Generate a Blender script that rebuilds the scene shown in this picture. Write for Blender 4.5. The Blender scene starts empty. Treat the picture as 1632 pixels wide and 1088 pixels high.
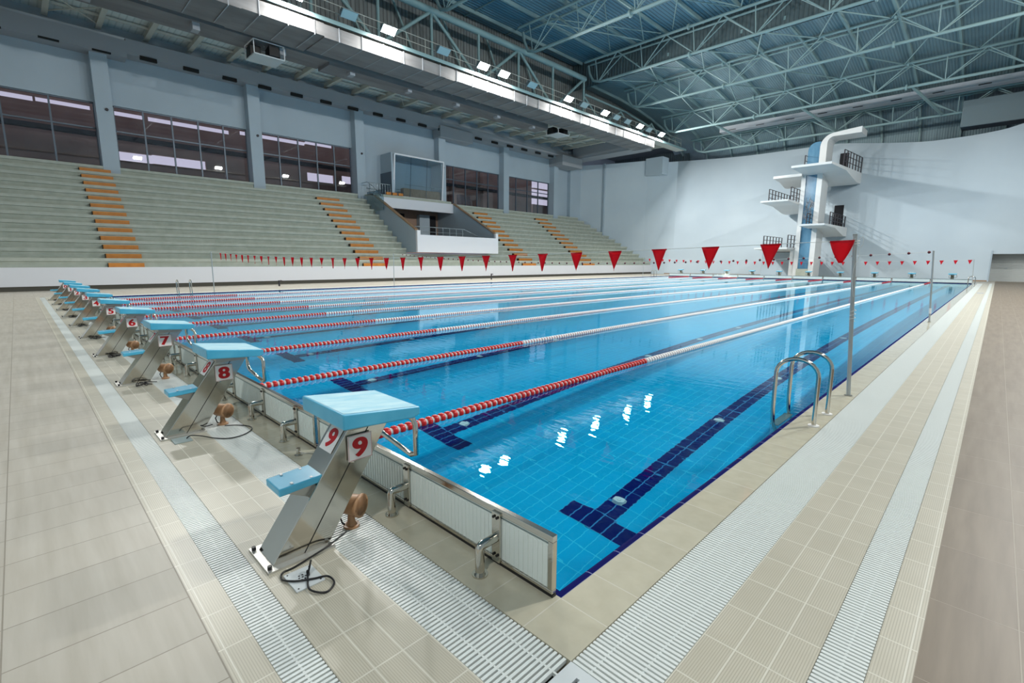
import bpy, math, random
from mathutils import Vector as V, Matrix
random.seed(7)
S = bpy.context.scene
COL = S.collection
PI = math.pi

# ------------------------------------------------------------------ helpers
def lin(c):
    return tuple((x/12.92 if x <= .04045 else ((x+.055)/1.055)**2.4) for x in [k/255 for k in c])

def mat(name, rgb, rough=.5, metal=0., emit=None, estr=0., **kw):
    m = bpy.data.materials.new(name); m.use_nodes = True
    b = m.node_tree.nodes['Principled BSDF']
    b.inputs['Base Color'].default_value = (*lin(rgb), 1)
    b.inputs['Roughness'].default_value = rough
    b.inputs['Metallic'].default_value = metal
    if emit:
        b.inputs['Emission Color'].default_value = (*lin(emit), 1)
        b.inputs['Emission Strength'].default_value = estr
    for k, v in kw.items():
        b.inputs[k].default_value = v
    return m

def nd(m, t, **kw):
    n = m.node_tree.nodes.new(t)
    for k, v in kw.items():
        if k.startswith('i_'):
            n.inputs[k[2:].replace('_', ' ')].default_value = v
        else:
            setattr(n, k, v)
    return n

def bsdf(m): return m.node_tree.nodes['Principled BSDF']
def link(m, a, b): m.node_tree.links.new(a, b)

def mottled(m, rgb1, rgb2, scale=(1, 1, 1), detail=4., bump=0.):
    tc = nd(m, 'ShaderNodeTexCoord'); mp = nd(m, 'ShaderNodeMapping'); mp.inputs['Scale'].default_value = scale
    no = nd(m, 'ShaderNodeTexNoise'); no.inputs['Scale'].default_value = 1.; no.inputs['Detail'].default_value = detail
    rp = nd(m, 'ShaderNodeMix', data_type='RGBA')
    rp.inputs[6].default_value = (*lin(rgb1), 1); rp.inputs[7].default_value = (*lin(rgb2), 1)
    link(m, tc.outputs['Object'], mp.inputs[0]); link(m, mp.outputs[0], no.inputs[0])
    cr = nd(m, 'ShaderNodeMapRange'); cr.inputs[1].default_value = .3; cr.inputs[2].default_value = .7
    link(m, no.outputs[0], cr.inputs[0]); link(m, cr.outputs[0], rp.inputs[0])
    link(m, rp.outputs[2], bsdf(m).inputs['Base Color'])
    if bump:
        bp = nd(m, 'ShaderNodeBump'); bp.inputs['Distance'].default_value = bump
        link(m, no.outputs[0], bp.inputs['Height']); link(m, bp.outputs[0], bsdf(m).inputs['Normal'])
    return m

def tiled(name, c1, c2, grout, w, h, mortar, origin=(0, 0, 0), rough=.4, streak=(1, 1, 1), ribs=None, swap=False, spec=.5, offset=0., rot=None, bump=.0008):
    """stacked tiles w (texture x) by h (texture y) in object coordinates"""
    m = mat(name, c1, rough); m.node_tree.nodes['Principled BSDF'].inputs['Specular IOR Level'].default_value = spec
    tc = nd(m, 'ShaderNodeTexCoord'); mp = nd(m, 'ShaderNodeMapping')
    mp.inputs['Location'].default_value = origin
    if rot: mp.inputs['Rotation'].default_value = rot
    link(m, tc.outputs['Object'], mp.inputs[0])
    br = nd(m, 'ShaderNodeTexBrick'); br.offset = offset; br.squash = 1.
    br.inputs['Scale'].default_value = 1.; br.inputs['Brick Width'].default_value = w; br.inputs['Row Height'].default_value = h
    br.inputs['Mortar Size'].default_value = mortar; br.inputs['Mortar Smooth'].default_value = .1; br.inputs['Bias'].default_value = 0.
    br.inputs['Color1'].default_value = (1, 1, 1, 1); br.inputs['Color2'].default_value = (.88, .88, .88, 1); br.inputs['Mortar'].default_value = (1, 1, 1, 1)
    link(m, mp.outputs[0], br.inputs[0])
    mp2 = nd(m, 'ShaderNodeMapping'); mp2.inputs['Scale'].default_value = streak; link(m, tc.outputs['Object'], mp2.inputs[0])
    no = nd(m, 'ShaderNodeTexNoise'); no.inputs['Scale'].default_value = 1.; no.inputs['Detail'].default_value = 5.
    link(m, mp2.outputs[0], no.inputs[0])
    mx = nd(m, 'ShaderNodeMix', data_type='RGBA'); mx.inputs[6].default_value = (*lin(c1), 1); mx.inputs[7].default_value = (*lin(c2), 1)
    mr = nd(m, 'ShaderNodeMapRange'); mr.inputs[1].default_value = .3; mr.inputs[2].default_value = .7
    link(m, no.outputs[0], mr.inputs[0]); link(m, mr.outputs[0], mx.inputs[0])
    mu = nd(m, 'ShaderNodeMix', data_type='RGBA', blend_type='MULTIPLY'); mu.inputs[0].default_value = .6
    link(m, mx.outputs[2], mu.inputs[6]); link(m, br.outputs[0], mu.inputs[7])
    col = mu.outputs[2]
    b = nd(m, 'ShaderNodeBump'); b.inputs['Distance'].default_value = bump
    if ribs:
        ax, pitch, dark = ribs
        sx = nd(m, 'ShaderNodeSeparateXYZ'); link(m, tc.outputs['Object'], sx.inputs[0])
        k = nd(m, 'ShaderNodeMath', operation='MULTIPLY'); k.inputs[1].default_value = 2*PI/pitch; link(m, sx.outputs[ax], k.inputs[0])
        s = nd(m, 'ShaderNodeMath', operation='SINE'); link(m, k.outputs[0], s.inputs[0])
        r = nd(m, 'ShaderNodeMapRange'); r.inputs[1].default_value = -1.; r.inputs[2].default_value = -.1; link(m, s.outputs[0], r.inputs[0])
        m3 = nd(m, 'ShaderNodeMix', data_type='RGBA'); m3.inputs[6].default_value = (*lin(dark), 1)
        link(m, r.outputs[0], m3.inputs[0]); link(m, col, m3.inputs[7]); col = m3.outputs[2]
    m4 = nd(m, 'ShaderNodeMix', data_type='RGBA'); m4.inputs[7].default_value = (*lin(grout), 1)
    link(m, br.outputs['Fac'], m4.inputs[0]); link(m, col, m4.inputs[6])
    inv = nd(m, 'ShaderNodeMath', operation='SUBTRACT'); inv.inputs[0].default_value = 1.; link(m, br.outputs['Fac'], inv.inputs[1])
    link(m, inv.outputs[0], b.inputs['Height']); link(m, b.outputs[0], bsdf(m).inputs['Normal'])
    link(m, m4.outputs[2], bsdf(m).inputs['Base Color'])
    return m

def corrugated(name, c, ax, pitch, depth=.02, rough=.5, c2=None):
    m = mat(name, c, rough)
    tc = nd(m, 'ShaderNodeTexCoord'); sx = nd(m, 'ShaderNodeSeparateXYZ'); link(m, tc.outputs['Object'], sx.inputs[0])
    k = nd(m, 'ShaderNodeMath', operation='MULTIPLY'); k.inputs[1].default_value = 2*PI/pitch; link(m, sx.outputs[ax], k.inputs[0])
    s = nd(m, 'ShaderNodeMath', operation='SINE'); link(m, k.outputs[0], s.inputs[0])
    b = nd(m, 'ShaderNodeBump'); b.inputs['Distance'].default_value = depth; link(m, s.outputs[0], b.inputs['Height'])
    link(m, b.outputs[0], bsdf(m).inputs['Normal'])
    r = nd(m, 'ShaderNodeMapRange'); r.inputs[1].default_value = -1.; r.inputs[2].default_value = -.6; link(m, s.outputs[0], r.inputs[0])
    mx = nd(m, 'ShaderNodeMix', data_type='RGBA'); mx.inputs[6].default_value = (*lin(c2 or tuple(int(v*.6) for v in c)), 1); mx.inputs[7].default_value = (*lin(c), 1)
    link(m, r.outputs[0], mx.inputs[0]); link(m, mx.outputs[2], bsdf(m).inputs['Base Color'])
    return m

def world_off(o):
    r = V((0, 0, 0))
    while o is not None:
        r = r + V(o.location); o = o.parent
    return r

class MB:
    """collects shapes and links them as ONE mesh object"""
    def __init__(s): s.v = []; s.f = []; s.sm = []
    def add(s, vs, fs, sm=False):
        o = len(s.v); s.v += [tuple(v) for v in vs]; s.f += [tuple(i+o for i in f) for f in fs]; s.sm += [sm]*len(fs); return s
    def box(s, x0, x1, y0, y1, z0, z1):
        v = [(x0,y0,z0),(x1,y0,z0),(x1,y1,z0),(x0,y1,z0),(x0,y0,z1),(x1,y0,z1),(x1,y1,z1),(x0,y1,z1)]
        return s.add(v, [(0,3,2,1),(4,5,6,7),(0,1,5,4),(1,2,6,5),(2,3,7,6),(3,0,4,7)])
    def quad(s, a, b, c, d): return s.add([a,b,c,d], [(0,1,2,3)])
    def bar(s, p0, p1, w, h=None, up=(0,0,1)):
        """rectangular bar from p0 to p1, w across, h along up"""
        h = h or w; p0 = V(p0); p1 = V(p1); d = (p1-p0).normalized(); u = V(up)
        if abs(d.dot(u)) > .98: u = V((0,1,0))
        a = d.cross(u).normalized()*w/2; b = a.cross(d).normalized()*h/2
        v = [p+i*a+j*b for p in (p0,p1) for i,j in ((-1,-1),(1,-1),(1,1),(-1,1))]
        return s.add(v, [(0,1,2,3),(7,6,5,4),(0,4,5,1),(1,5,6,2),(2,6,7,3),(3,7,4,0)])
    def tube(s, pts, r, n=8, cap=True, closed=False):
        pts = [V(p) for p in pts]; rr = r if isinstance(r, (list, tuple)) else [r]*len(pts)
        rings = []; L = len(pts); prev = None
        for i, p in enumerate(pts):
            if closed: d = pts[(i+1)%L]-pts[i-1]
            elif i == 0: d = pts[1]-p
            elif i == L-1: d = p-pts[-2]
            else: d = (pts[i+1]-p).normalized()+(p-pts[i-1]).normalized()
            d.normalize()
            if prev is None:
                u = V((0,0,1)) if abs(d.z) < .9 else V((1,0,0)); a = d.cross(u).normalized()
            else:
                a = (prev-d*prev.dot(d)).normalized()
            prev = a; b = d.cross(a)
            rings.append([p+rr[i]*(math.cos(2*PI*k/n)*a+math.sin(2*PI*k/n)*b) for k in range(n)])
        v = [q for g in rings for q in g]; f = []
        M = L if closed else L-1
        for i in range(M):
            j = (i+1) % L
            for k in range(n): f.append((i*n+k, i*n+(k+1)%n, j*n+(k+1)%n, j*n+k))
        s.add(v, f, True)
        if cap and not closed:
            s.add(rings[0], [tuple(reversed(range(n)))]); s.add(rings[-1], [tuple(range(n))])
        return s
    def cyl(s, p0, p1, r, n=16, r2=None): return s.tube([p0, p1], [r, r if r2 is None else r2], n)
    def prism(s, poly, ax, a, b):
        """poly of (u,v) in the other two axes (order kept), extruded along axis ax from a to b"""
        def P(u, v, t): return (t,u,v) if ax == 0 else ((u,t,v) if ax == 1 else (u,v,t))
        n = len(poly); v = [P(u,w,a) for u,w in poly]+[P(u,w,b) for u,w in poly]
        f = [tuple(range(n)), tuple(reversed(range(n,2*n)))]+[(i,i+n,(i+1)%n+n,(i+1)%n) for i in range(n)]
        return s.add(v, f)
    def strip(s, prof, ax, a, b):
        def P(u, v, t): return (t,u,v) if ax == 0 else ((u,t,v) if ax == 1 else (u,v,t))
        n = len(prof); v = [P(u,w,a) for u,w in prof]+[P(u,w,b) for u,w in prof]
        return s.add(v, [(i,i+1,i+1+n,i+n) for i in range(n-1)])
    def build(s, name, m, parent=None, w=True, bevel=0, seg=2, smooth=None, kind=None):
        off = world_off(parent) if (parent is not None and w) else V((0,0,0))
        me = bpy.data.meshes.new(name)
        me.from_pydata([(x-off.x, y-off.y, z-off.z) for x,y,z in s.v], [], s.f)
        me.polygons.foreach_set('use_smooth', s.sm if smooth is None else [smooth]*len(s.f))
        me.materials.append(m); me.update()
        o = bpy.data.objects.new(name, me); COL.objects.link(o)
        if parent is not None: o.parent = parent
        if bevel:
            b = o.modifiers.new('b', 'BEVEL'); b.width = bevel; b.segments = seg; b.limit_method = 'ANGLE'; b.angle_limit = math.radians(35)
        if kind: o['kind'] = kind
        o.cycles.is_caustics_receiver = False
        return o

def tag(o, label, cat, group=None):
    o['label'] = label; o['category'] = cat
    if group: o['group'] = group
    return o
def empty(name, loc, label, cat, group=None, rz=0):
    o = bpy.data.objects.new(name, None); COL.objects.link(o); o.location = loc; o.rotation_euler = (0,0,rz)
    o.empty_display_size = .1
    return tag(o, label, cat, group)
def kids(o): return [c for c in bpy.data.objects if c.parent is o]
def dup(root, loc, label=None, rz=None):
    def cp(o, par):
        c = o.copy(); COL.objects.link(c)
        if par is not None: c.parent = par
        for ch in kids_of[o.name]: cp(ch, c)
        return c
    kids_of = {}
    def rec(o):
        kids_of[o.name] = kids(o)
        for ch in kids_of[o.name]: rec(ch)
    rec(root)
    r = cp(root, None); r.location = loc
    if rz is not None: r.rotation_euler = (0,0,rz)
    if label: r['label'] = label
    return r
def structure(o): o['kind'] = 'structure'; return o
ORD = ['first','second','third','fourth','fifth','sixth','seventh','eighth','ninth','tenth','eleventh','twelfth','thirteenth','fourteenth']

# ------------------------------------------------------------------ materials
M = {}
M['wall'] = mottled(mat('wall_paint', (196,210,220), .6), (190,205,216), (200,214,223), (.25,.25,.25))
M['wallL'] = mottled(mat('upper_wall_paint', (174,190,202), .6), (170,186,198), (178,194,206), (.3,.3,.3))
M['white'] = mat('white_paint', (232,234,240), .4)
M['concrete'] = mottled(mat('terrace_concrete', (178,184,172), .85), (170,177,164), (186,192,180), (2.5,2.5,2.5), 6)
M['slab'] = mottled(mat('terrace_slab', (185,191,180), .75), (177,184,172), (193,198,188), (2.5,2.5,2.5), 6)
M['darkbase'] = mat('dark_plinth', (78,76,68), .7)
M['orange'] = mottled(mat('orange_step_paint', (204,128,44), .5), (192,116,38), (214,138,52), (3,3,3))
M['orangeside'] = mat('dark_step_end', (66,46,20), .7)  # dark brown for one end of each orange step
M['coping'] = tiled('coping_tile', (190,183,162), (200,194,173), (210,205,190), .2515, 5., .0035, (.002,2.2,0), .09, (9,9,9), spec=.8)
M['copingY'] = tiled('coping_tile_side', (190,183,162), (200,194,173), (210,205,190), 5., .2515, .0035, (2.2,.002,0), .09, (9,9,9), spec=.8)
M['ribX'] = tiled('ribbed_tile_end', (190,184,167), (199,193,177), (212,208,194), .2515, .1235, .0035, (.0,.5525,0), .35, (4,4,4), ribs=(1,.0095,(170,164,147)))
M['ribY'] = tiled('ribbed_tile_side', (190,184,167), (199,193,177), (212,208,194), .1235, .2515, .0035, (-.5525,.0,0), .35, (4,4,4), ribs=(0,.0095,(170,164,147)))
M['deckL'] = tiled('deck_tile_end', (172,165,151), (188,182,170), (140,132,118), .3045, .595, .0028, (.29,1.79,0), .42, (1.2,14,1))
M['deckR'] = tiled('deck_tile_side', (112,98,82), (130,117,100), (146,135,120), .2875, .60, .0028, (-1.192,.0,0), .42, (14,1.2,1), spec=.3)
M['slat'] = mat('white_plastic_slat', (222,227,224), .35)
M['channel'] = mat('channel_concrete', (62,66,60), .9)
M['pool'] = tiled('pool_tile', (0,190,236), (0,180,230), (60,214,244), .125, .25, .0045, (0,0,0), .4, (.5,.5,.5), bump=.0003, spec=.04)
M['navy'] = tiled('navy_tile', (2,16,108), (0,12,94), (64,140,190), .125, .25, .007, (0,0,0), .4, (3,3,3), bump=.0003, spec=.04)
M['navytrim'] = tiled('navy_trim_tile', (8,14,88), (6,12,80), (120,128,170), .25, .25, .003, (0.002,0.002,0), .6, (3,3,3), spec=.02, bump=.0003)
M['steel'] = mat('polished_steel', (205,200,190), .12, 1.)
M['brushed'] = mat('brushed_steel', (178,176,170), .3, 1.)
M['steeld'] = mat('steel_gap', (30,28,26), .7)
M['basesteel'] = mat('satin_base_steel', (214,212,206), .42, .75)
M['galv'] = mat('galvanised_pole', (176,180,180), .4, .35)
M['duct'] = mottled(mat('galvanised_duct', (140,138,138), .5, .35), (126,124,124), (152,150,150), (1.2,.35,3))
M['ductmatt'] = mat('matt_duct', (168,172,178), .6, .1)
M['blue'] = mottled(mat('blue_grp', (84,184,220), .3), (74,176,214), (96,192,226), (6,6,6))
M['bluegrip'] = mottled(mat('blue_grip', (146,206,222), .5), (124,194,216), (176,218,228), (16,5,6), bump=.001)
M['pad'] = mat('touch_pad_sheet', (232,240,236), .35)
M['padslot'] = mat('pad_slots', (150,164,164), .6)
M['red'] = mat('red_plastic', (205,26,22), .35)
M['rednum'] = mat('red_number', (190,10,24), .4)
M['whitep'] = mat('white_plastic', (236,234,232), .4)
M['flag'] = mat('red_fabric', (228,12,42), .7)
_f = M['flag']; _t = nd(_f, 'ShaderNodeBsdfTranslucent'); _t.inputs[0].default_value = (*lin((236,14,44)), 1); _m = nd(_f, 'ShaderNodeMixShader'); _m.inputs[0].default_value = .45
_o = [n for n in _f.node_tree.nodes if n.type == 'OUTPUT_MATERIAL'][0]; link(_f, bsdf(_f).outputs[0], _m.inputs[1]); link(_f, _t.outputs[0], _m.inputs[2]); link(_f, _m.outputs[0], _o.inputs[0])
M['cord'] = mat('white_cord', (225,225,220), .6)
M['black'] = mat('black_rubber', (18,18,20), .45)
M['tan'] = mat('tan_enamel', (186,142,104), .4)
M['truss'] = mat('truss_paint', (134,160,162), .5)
M['trussb'] = mat('edge_truss_paint', (134,162,164), .5)
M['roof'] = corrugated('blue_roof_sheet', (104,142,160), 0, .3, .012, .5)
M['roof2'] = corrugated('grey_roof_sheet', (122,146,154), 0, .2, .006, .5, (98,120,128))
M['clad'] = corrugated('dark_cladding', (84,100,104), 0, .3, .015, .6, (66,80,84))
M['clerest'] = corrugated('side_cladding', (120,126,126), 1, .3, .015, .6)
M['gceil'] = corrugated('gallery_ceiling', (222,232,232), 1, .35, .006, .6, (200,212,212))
M['beam'] = mat('beam_paint', (206,206,196), .5)
M['frame'] = mat('window_frame', (92,104,116), .4, .3)
M['brown'] = mottled(mat('brown_render', (156,128,112), .8), (144,116,102), (164,138,122), (.6,.6,.6))
M['dark'] = mat('dark_interior', (26,26,32), .8)
M['navyint'] = mat('blue_panel', (52,78,130), .6)
M['woodt'] = mottled(mat('pale_wood', (164,132,100), .6), (150,118,88), (176,144,112), (2,8,2))
M['towerblue'] = mottled(mat('blue_mosaic', (84,132,164), .15), (72,120,152), (112,158,188), (1.2,1.2,.5), 6)
M['rail'] = mat('dark_rail', (44,40,48), .5)
M['railing'] = mat('pale_rail', (170,184,190), .3, .5)
M["ballm"] = mat("dark_red_ball", (96,14,30), .5)
M["cable"] = mat('black_cable', (16,16,18), .4)
M['plate'] = mat('white_plate', (206,212,214), .35)
M['floodbody'] = mat('floodlight_housing', (120,136,142), .4, .5)
M['lens'] = mat('floodlight_lens', (255,255,250), .3, 0, (248,255,250), 45.)
M['lensoff'] = mat('unlit_floodlight_glass', (150,176,182), .1)
gl = mat('window_glass', (255,255,255), .02); 
def glassify(m, tint, f=1.):
    nt = m.node_tree; out = [n for n in nt.nodes if n.type == 'OUTPUT_MATERIAL'][0]
    t = nd(m, 'ShaderNodeBsdfTransparent'); t.inputs[0].default_value = (*tint, 1)
    g = nd(m, 'ShaderNodeBsdfGlossy'); g.inputs['Roughness'].default_value = .01; g.inputs[0].default_value = (1,1,1,1)
    fr = nd(m, 'ShaderNodeFresnel'); fr.inputs[0].default_value = 1.5
    ge = nd(m, 'ShaderNodeNewGeometry'); io = nd(m, 'ShaderNodeMapRange'); io.inputs[3].default_value = 1.5; io.inputs[4].default_value = 1/1.5
    link(m, ge.outputs['Backfacing'], io.inputs[0]); link(m, io.outputs[0], fr.inputs[0])
    mm = nd(m, 'ShaderNodeMath', operation='MULTIPLY'); mm.inputs[1].default_value = f; mm.use_clamp = True
    mx = nd(m, 'ShaderNodeMixShader'); link(m, fr.outputs[0], mm.inputs[0]); link(m, mm.outputs[0], mx.inputs[0])
    link(m, t.outputs[0], mx.inputs[1]); link(m, g.outputs[0], mx.inputs[2]); link(m, mx.outputs[0], out.inputs[0]); return m
M['glass'] = glassify(gl, (.82,.85,.89), 1.)
M['cabglass'] = glassify(mat('cabin_glass', (200,220,230), .02), (.62,.74,.8), 2.)
w = bpy.data.materials.new('pool_water'); w.use_nodes = True; w.node_tree.nodes.clear(); M['water'] = w
out = nd(w, 'ShaderNodeOutputMaterial'); g = nd(w, 'ShaderNodeBsdfGlass'); g.inputs['IOR'].default_value = 1.33; g.inputs['Roughness'].default_value = 0.
g.inputs['Color'].default_value = (.80,.98,1,1)
tc = nd(w, 'ShaderNodeTexCoord'); mp = nd(w, 'ShaderNodeMapping'); mp.inputs['Rotation'].default_value = (0,0,-.78); mp.inputs['Scale'].default_value = (3.0,13.0,1)
no = nd(w, 'ShaderNodeTexNoise'); no.inputs['Scale'].default_value = 1.; no.inputs['Detail'].default_value = 1.5
bp = nd(w, 'ShaderNodeBump'); bp.inputs['Distance'].default_value = .00125; bp.inputs['Strength'].default_value = 1.
link(w, tc.outputs['Object'], mp.inputs[0]); link(w, mp.outputs[0], no.inputs[0]); link(w, no.outputs[0], bp.inputs['Height'])
link(w, bp.outputs[0], g.inputs['Normal']); link(w, g.outputs[0], out.inputs[0])

# ------------------------------------------------------------------ pool and deck
PW, PL, WZ, PD = 25., 50., -.03, -2.0
def ring(name, m_end, m_side, a, b, z=0.):
    """ring of deck between offsets a and b outside the pool edge, mitred at the corners"""
    x0, x1, y0, y1 = -PW, 0, 0, PL
    q = [MB().quad((x0-b,y0-b,z),(x1+b,y0-b,z),(x1+a,y0-a,z),(x0-a,y0-a,z)), MB().quad((x1+a,y0-a,z),(x1+b,y0-b,z),(x1+b,y1+b,z),(x1+a,y1+a,z)),
         MB().quad((x0-a,y1+a,z),(x1+a,y1+a,z),(x1+b,y1+b,z),(x0-b,y1+b,z)), MB().quad((x0-b,y0-b,z),(x0-a,y0-a,z),(x0-a,y1+a,z),(x0-b,y1+b,z))]
    for i, k in enumerate(q): k.build(name, m_end if i % 2 == 0 else m_side, kind='structure')
def cring(a, b):   # coping with a real front edge
    for i,(mm) in enumerate((M['coping'],M['copingY'],M['coping'],M['copingY'])):
        x0, x1, y0, y1 = -PW, 0, 0, PL
        P = [[(x0-b,y0-b),(x1+b,y0-b),(x1+a,y0-a),(x0-a,y0-a)],[(x1+a,y0-a),(x1+b,y0-b),(x1+b,y1+b),(x1+a,y1+a)],
             [(x0-a,y1+a),(x1+a,y1+a),(x1+b,y1+b),(x0-b,y1+b)],[(x0-b,y0-b),(x0-a,y0-a),(x0-a,y1+a),(x0-b,y1+b)]][i]
        MB().prism(P, 2, -.12, 0).build('floor_coping', mm, kind='structure')
cring(0, .25)
ring('floor_ribbed_tile', M['ribX'], M['ribY'], .5525, .915)
ring('floor_ribbed_edge', M['ribX'], M['ribY'], 1.07, 1.192)
for a, b in ((.25,.5525), (.915,1.07)): ring('floor_channel', M['channel'], M['channel'], a, b, -.11)
for a in (.5525,.915,1.07):
    mb = MB(); x0,x1,y0,y1 = -PW-a, a, -a, PL+a; t = .004
    mb.box(x0,x1,y0-t/2,y0+t/2,-.12,-.0005).box(x0,x1,y1-t/2,y1+t/2,-.12,-.0005).box(x0-t/2,x0+t/2,y0,y1,-.12,-.0005).box(x1-t/2,x1+t/2,y0,y1,-.12,-.0005)
    mb.build('floor_channel_edge', M['ribX'], kind='structure')
b = 1.192
MB().quad((-33,-16,0),(12,-16,0),(12,-b,0),(-33,-b,0)).build('floor_end_deck', M['deckL'], kind='structure')
MB().quad((b,-b,0),(12,-b,0),(12,60,0),(b,60,0)).build('floor_side_deck', M['deckR'], kind='structure')
MB().quad((-32.6,-b,0),(-PW-b,-b,0),(-PW-b,62,0),(-32.6,62,0)).build('floor_stand_deck', M['deckL'], kind='structure')
MB().quad((-PW-b,PL+b,0),(b,PL+b,0),(b,62,0),(-PW-b,62,0)).build('floor_tower_deck', M['deckL'], kind='structure')
# basin
pf = MB().quad((-PW,0,PD),(0,0,PD),(0,PL,PD),(-PW,PL,PD)).build('pool_floor', M['pool'], kind='structure')
pf.cycles.is_caustics_receiver = True
M['poolwx'] = tiled('pool_wall_tile_end', (0,190,236), (0,180,230), (60,214,244), .25, .125, .0045, (0,0,0), .4, (.5,.5,.5), spec=.04, rot=(-PI/2,0,0), bump=.0005)
M['poolwy'] = tiled('pool_wall_tile_side', (0,190,236), (0,180,230), (60,214,244), .25, .125, .0045, (0,0,0), .4, (.5,.5,.5), spec=.04, rot=(PI/2,0,PI/2), bump=.0005)
for nm, q, mm in (('pool_wall', ((-PW,0,PD),(-PW,0,-.1),(0,0,-.1),(0,0,PD)), 'poolwx'), ('pool_wall', ((0,0,PD),(0,0,-.1),(0,PL,-.1),(0,PL,PD)), 'poolwy'),
              ('pool_wall', ((0,PL,PD),(0,PL,-.1),(-PW,PL,-.1),(-PW,PL,PD)), 'poolwx'), ('pool_wall', ((-PW,PL,PD),(-PW,PL,-.1),(-PW,0,-.1),(-PW,0,PD)), 'poolwy')):
    o = MB().quad(*q).build(nm, M[mm], kind='structure'); o.cycles.is_caustics_receiver = True
# navy rounded trim along the water line
def trim(p0, p1, inw):
    prof = [(0,-.003),(.03,-.005),(.044,-.010),(.052,-.022),(.054,-.05),(.054,-.16),(0,-.16)]
    mb = MB(); p0 = V(p0); p1 = V(p1); inw = V(inw); d = (p1-p0).normalized(); n = len(prof)
    # mitred ends: each profile point shifts along d by its own depth
    vs = [p0+inw*a+d*a+V((0,0,z)) for a,z in prof]+[p1+inw*a-d*a+V((0,0,z)) for a,z in prof]
    mb.add(vs, [(i+n,i+1+n,i+1,i) for i in range(n-1)], False)
    o = mb.build('pool_edge_trim', M['navytrim'], kind='structure'); o.cycles.is_caustics_receiver = True
trim((-PW,0,0),(0,0,0),(0,1,0)); trim((0,0,0),(0,PL,0),(-1,0,0)); trim((0,PL,0),(-PW,PL,0),(0,-1,0)); trim((-PW,PL,0),(-PW,0,0),(1,0,0))
# water
me = bpy.data.meshes.new('pool_water'); nx, ny = 25, 50
me.from_pydata([(-PW+.052+(PW-.104)*i/nx, .052+(PL-.104)*j/ny, WZ) for j in range(ny+1) for i in range(nx+1)], [], [(j*(nx+1)+i, j*(nx+1)+i+1, (j+1)*(nx+1)+i+1, (j+1)*(nx+1)+i) for j in range(ny) for i in range(nx)])
me.polygons.foreach_set('use_smooth', [True]*(nx*ny)); me.materials.append(M['water'])
water = bpy.data.objects.new('pool_water', me); COL.objects.link(water); structure(water); water.cycles.is_caustics_caster = True
# lane markings and inlets
LX = [-1.25-2.5*k for k in range(10)]
for x in LX:
    z = PD+.003
    mb = MB(); mb.quad((x-.125,2.0,z),(x+.125,2.0,z),(x+.125,48,z),(x-.125,48,z)); hw = .375 if x > -2 else .5
    for y in (2.0, 47.75): mb.quad((x-hw,y,z+.001),(x+hw,y,z+.001),(x+hw,y+.25,z+.001),(x-hw,y+.25,z+.001))
    o = mb.build('pool_floor_line', M['navy'], kind='structure'); o.cycles.is_caustics_receiver = True
    for yy in (.002, PL-.002):
        mb = MB(); mb.quad((x-.125,yy,PD+.2),(x-.125,yy,-.3),(x+.125,yy,-.3),(x+.125,yy,PD+.2)); mb.quad((x-.25,yy+.0005,-.9),(x-.25,yy+.0005,-.65),(x+.25,yy+.0005,-.65),(x+.25,yy+.0005,-.9))
        o = mb.build('pool_wall_line', M['navy'], kind='structure'); o.cycles.is_caustics_receiver = True
def word(n): return ['zero','one','two','three','four','five','six','seven','eight','nine'][n]
for k in range(5):
    for j in range(5):
        y = 2.55+2.5*j
        mb = MB(); mb.cyl((LX[k]-.02,y,PD+.004),(LX[k]-.02,y,PD+.03),.075,20,.06).cyl((LX[k]-.02,y,PD+.03),(LX[k]-.02,y,PD+.036),.022,12)
        o = mb.build('floor_inlet', M['whitep']); o.cycles.is_caustics_receiver = True
        tag(o, f'pale round inlet on the pool floor line of lane {word(9-k)}, {ORD[j]} from the numbered end', 'pool inlet', 'round inlets along the pool floor lines')

# ------------------------------------------------------------------ drain gratings
def grating(name, along, a0, a1, c0, c1, label, pitch=.0222, w=.0130):
    """bars across [c0,c1], repeated along axis 'along' from a0 to a1"""
    mb = MB(); n = int((a1-a0)/pitch)
    for i in range(n):
        t = a0+(i+.5)*pitch
        if along == 0: mb.box(t-w/2,t+w/2,c0+.004,c1-.004,-.018,-.001)
        else: mb.box(c0+.004,c1-.004,t-w/2,t+w/2,-.018,-.001)
    c = c1-c0
    for f in ((.27,.73) if c > .2 else (.5,)):
        q = c0+c*f
        if along == 0: mb.box(a0,a1,q-.004,q+.004,-.02,-.004)
        else: mb.box(q-.004,q+.004,a0,a1,-.02,-.004)
    o = mb.build(name, M['slat']); tag(o, label, 'drain grating'); return o
grating('overflow_grating', 0, -PW-.25, .25, -.5525, -.25, 'wide white slatted grating running beneath the numbered starting blocks')
grating('drain_grating', 0, -PW-.915, .915, -1.07, -.915, 'narrow white slatted grating behind the numbered starting blocks')
grating('overflow_grating', 1, -.25, PL+.25, .25, .5525, 'wide white slatted grating on the deck beside the steel ladder with lane nine')
grating('drain_grating', 1, -.915, PL+.915, .915, 1.07, 'narrow white slatted grating beside the brown tiled side deck')
grating('overflow_grating', 1, -.25, PL+.25, -PW-.5525, -PW-.25, 'wide white grating between the pool and the spectator stand', .03, .02)
grating('drain_grating', 1, -.915, PL+.915, -PW-1.07, -PW-.915, 'narrow white grating along the deck below the spectator stand', .03, .02)
grating('overflow_grating', 0, -PW-.25, .25, PL+.25, PL+.5525, 'wide white grating under the far unnumbered starting blocks', .03, .02)
grating('drain_grating', 0, -PW-.915, .915, PL+.915, PL+1.07, 'narrow white grating between the far starting blocks and the diving tower', .03, .02)
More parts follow.
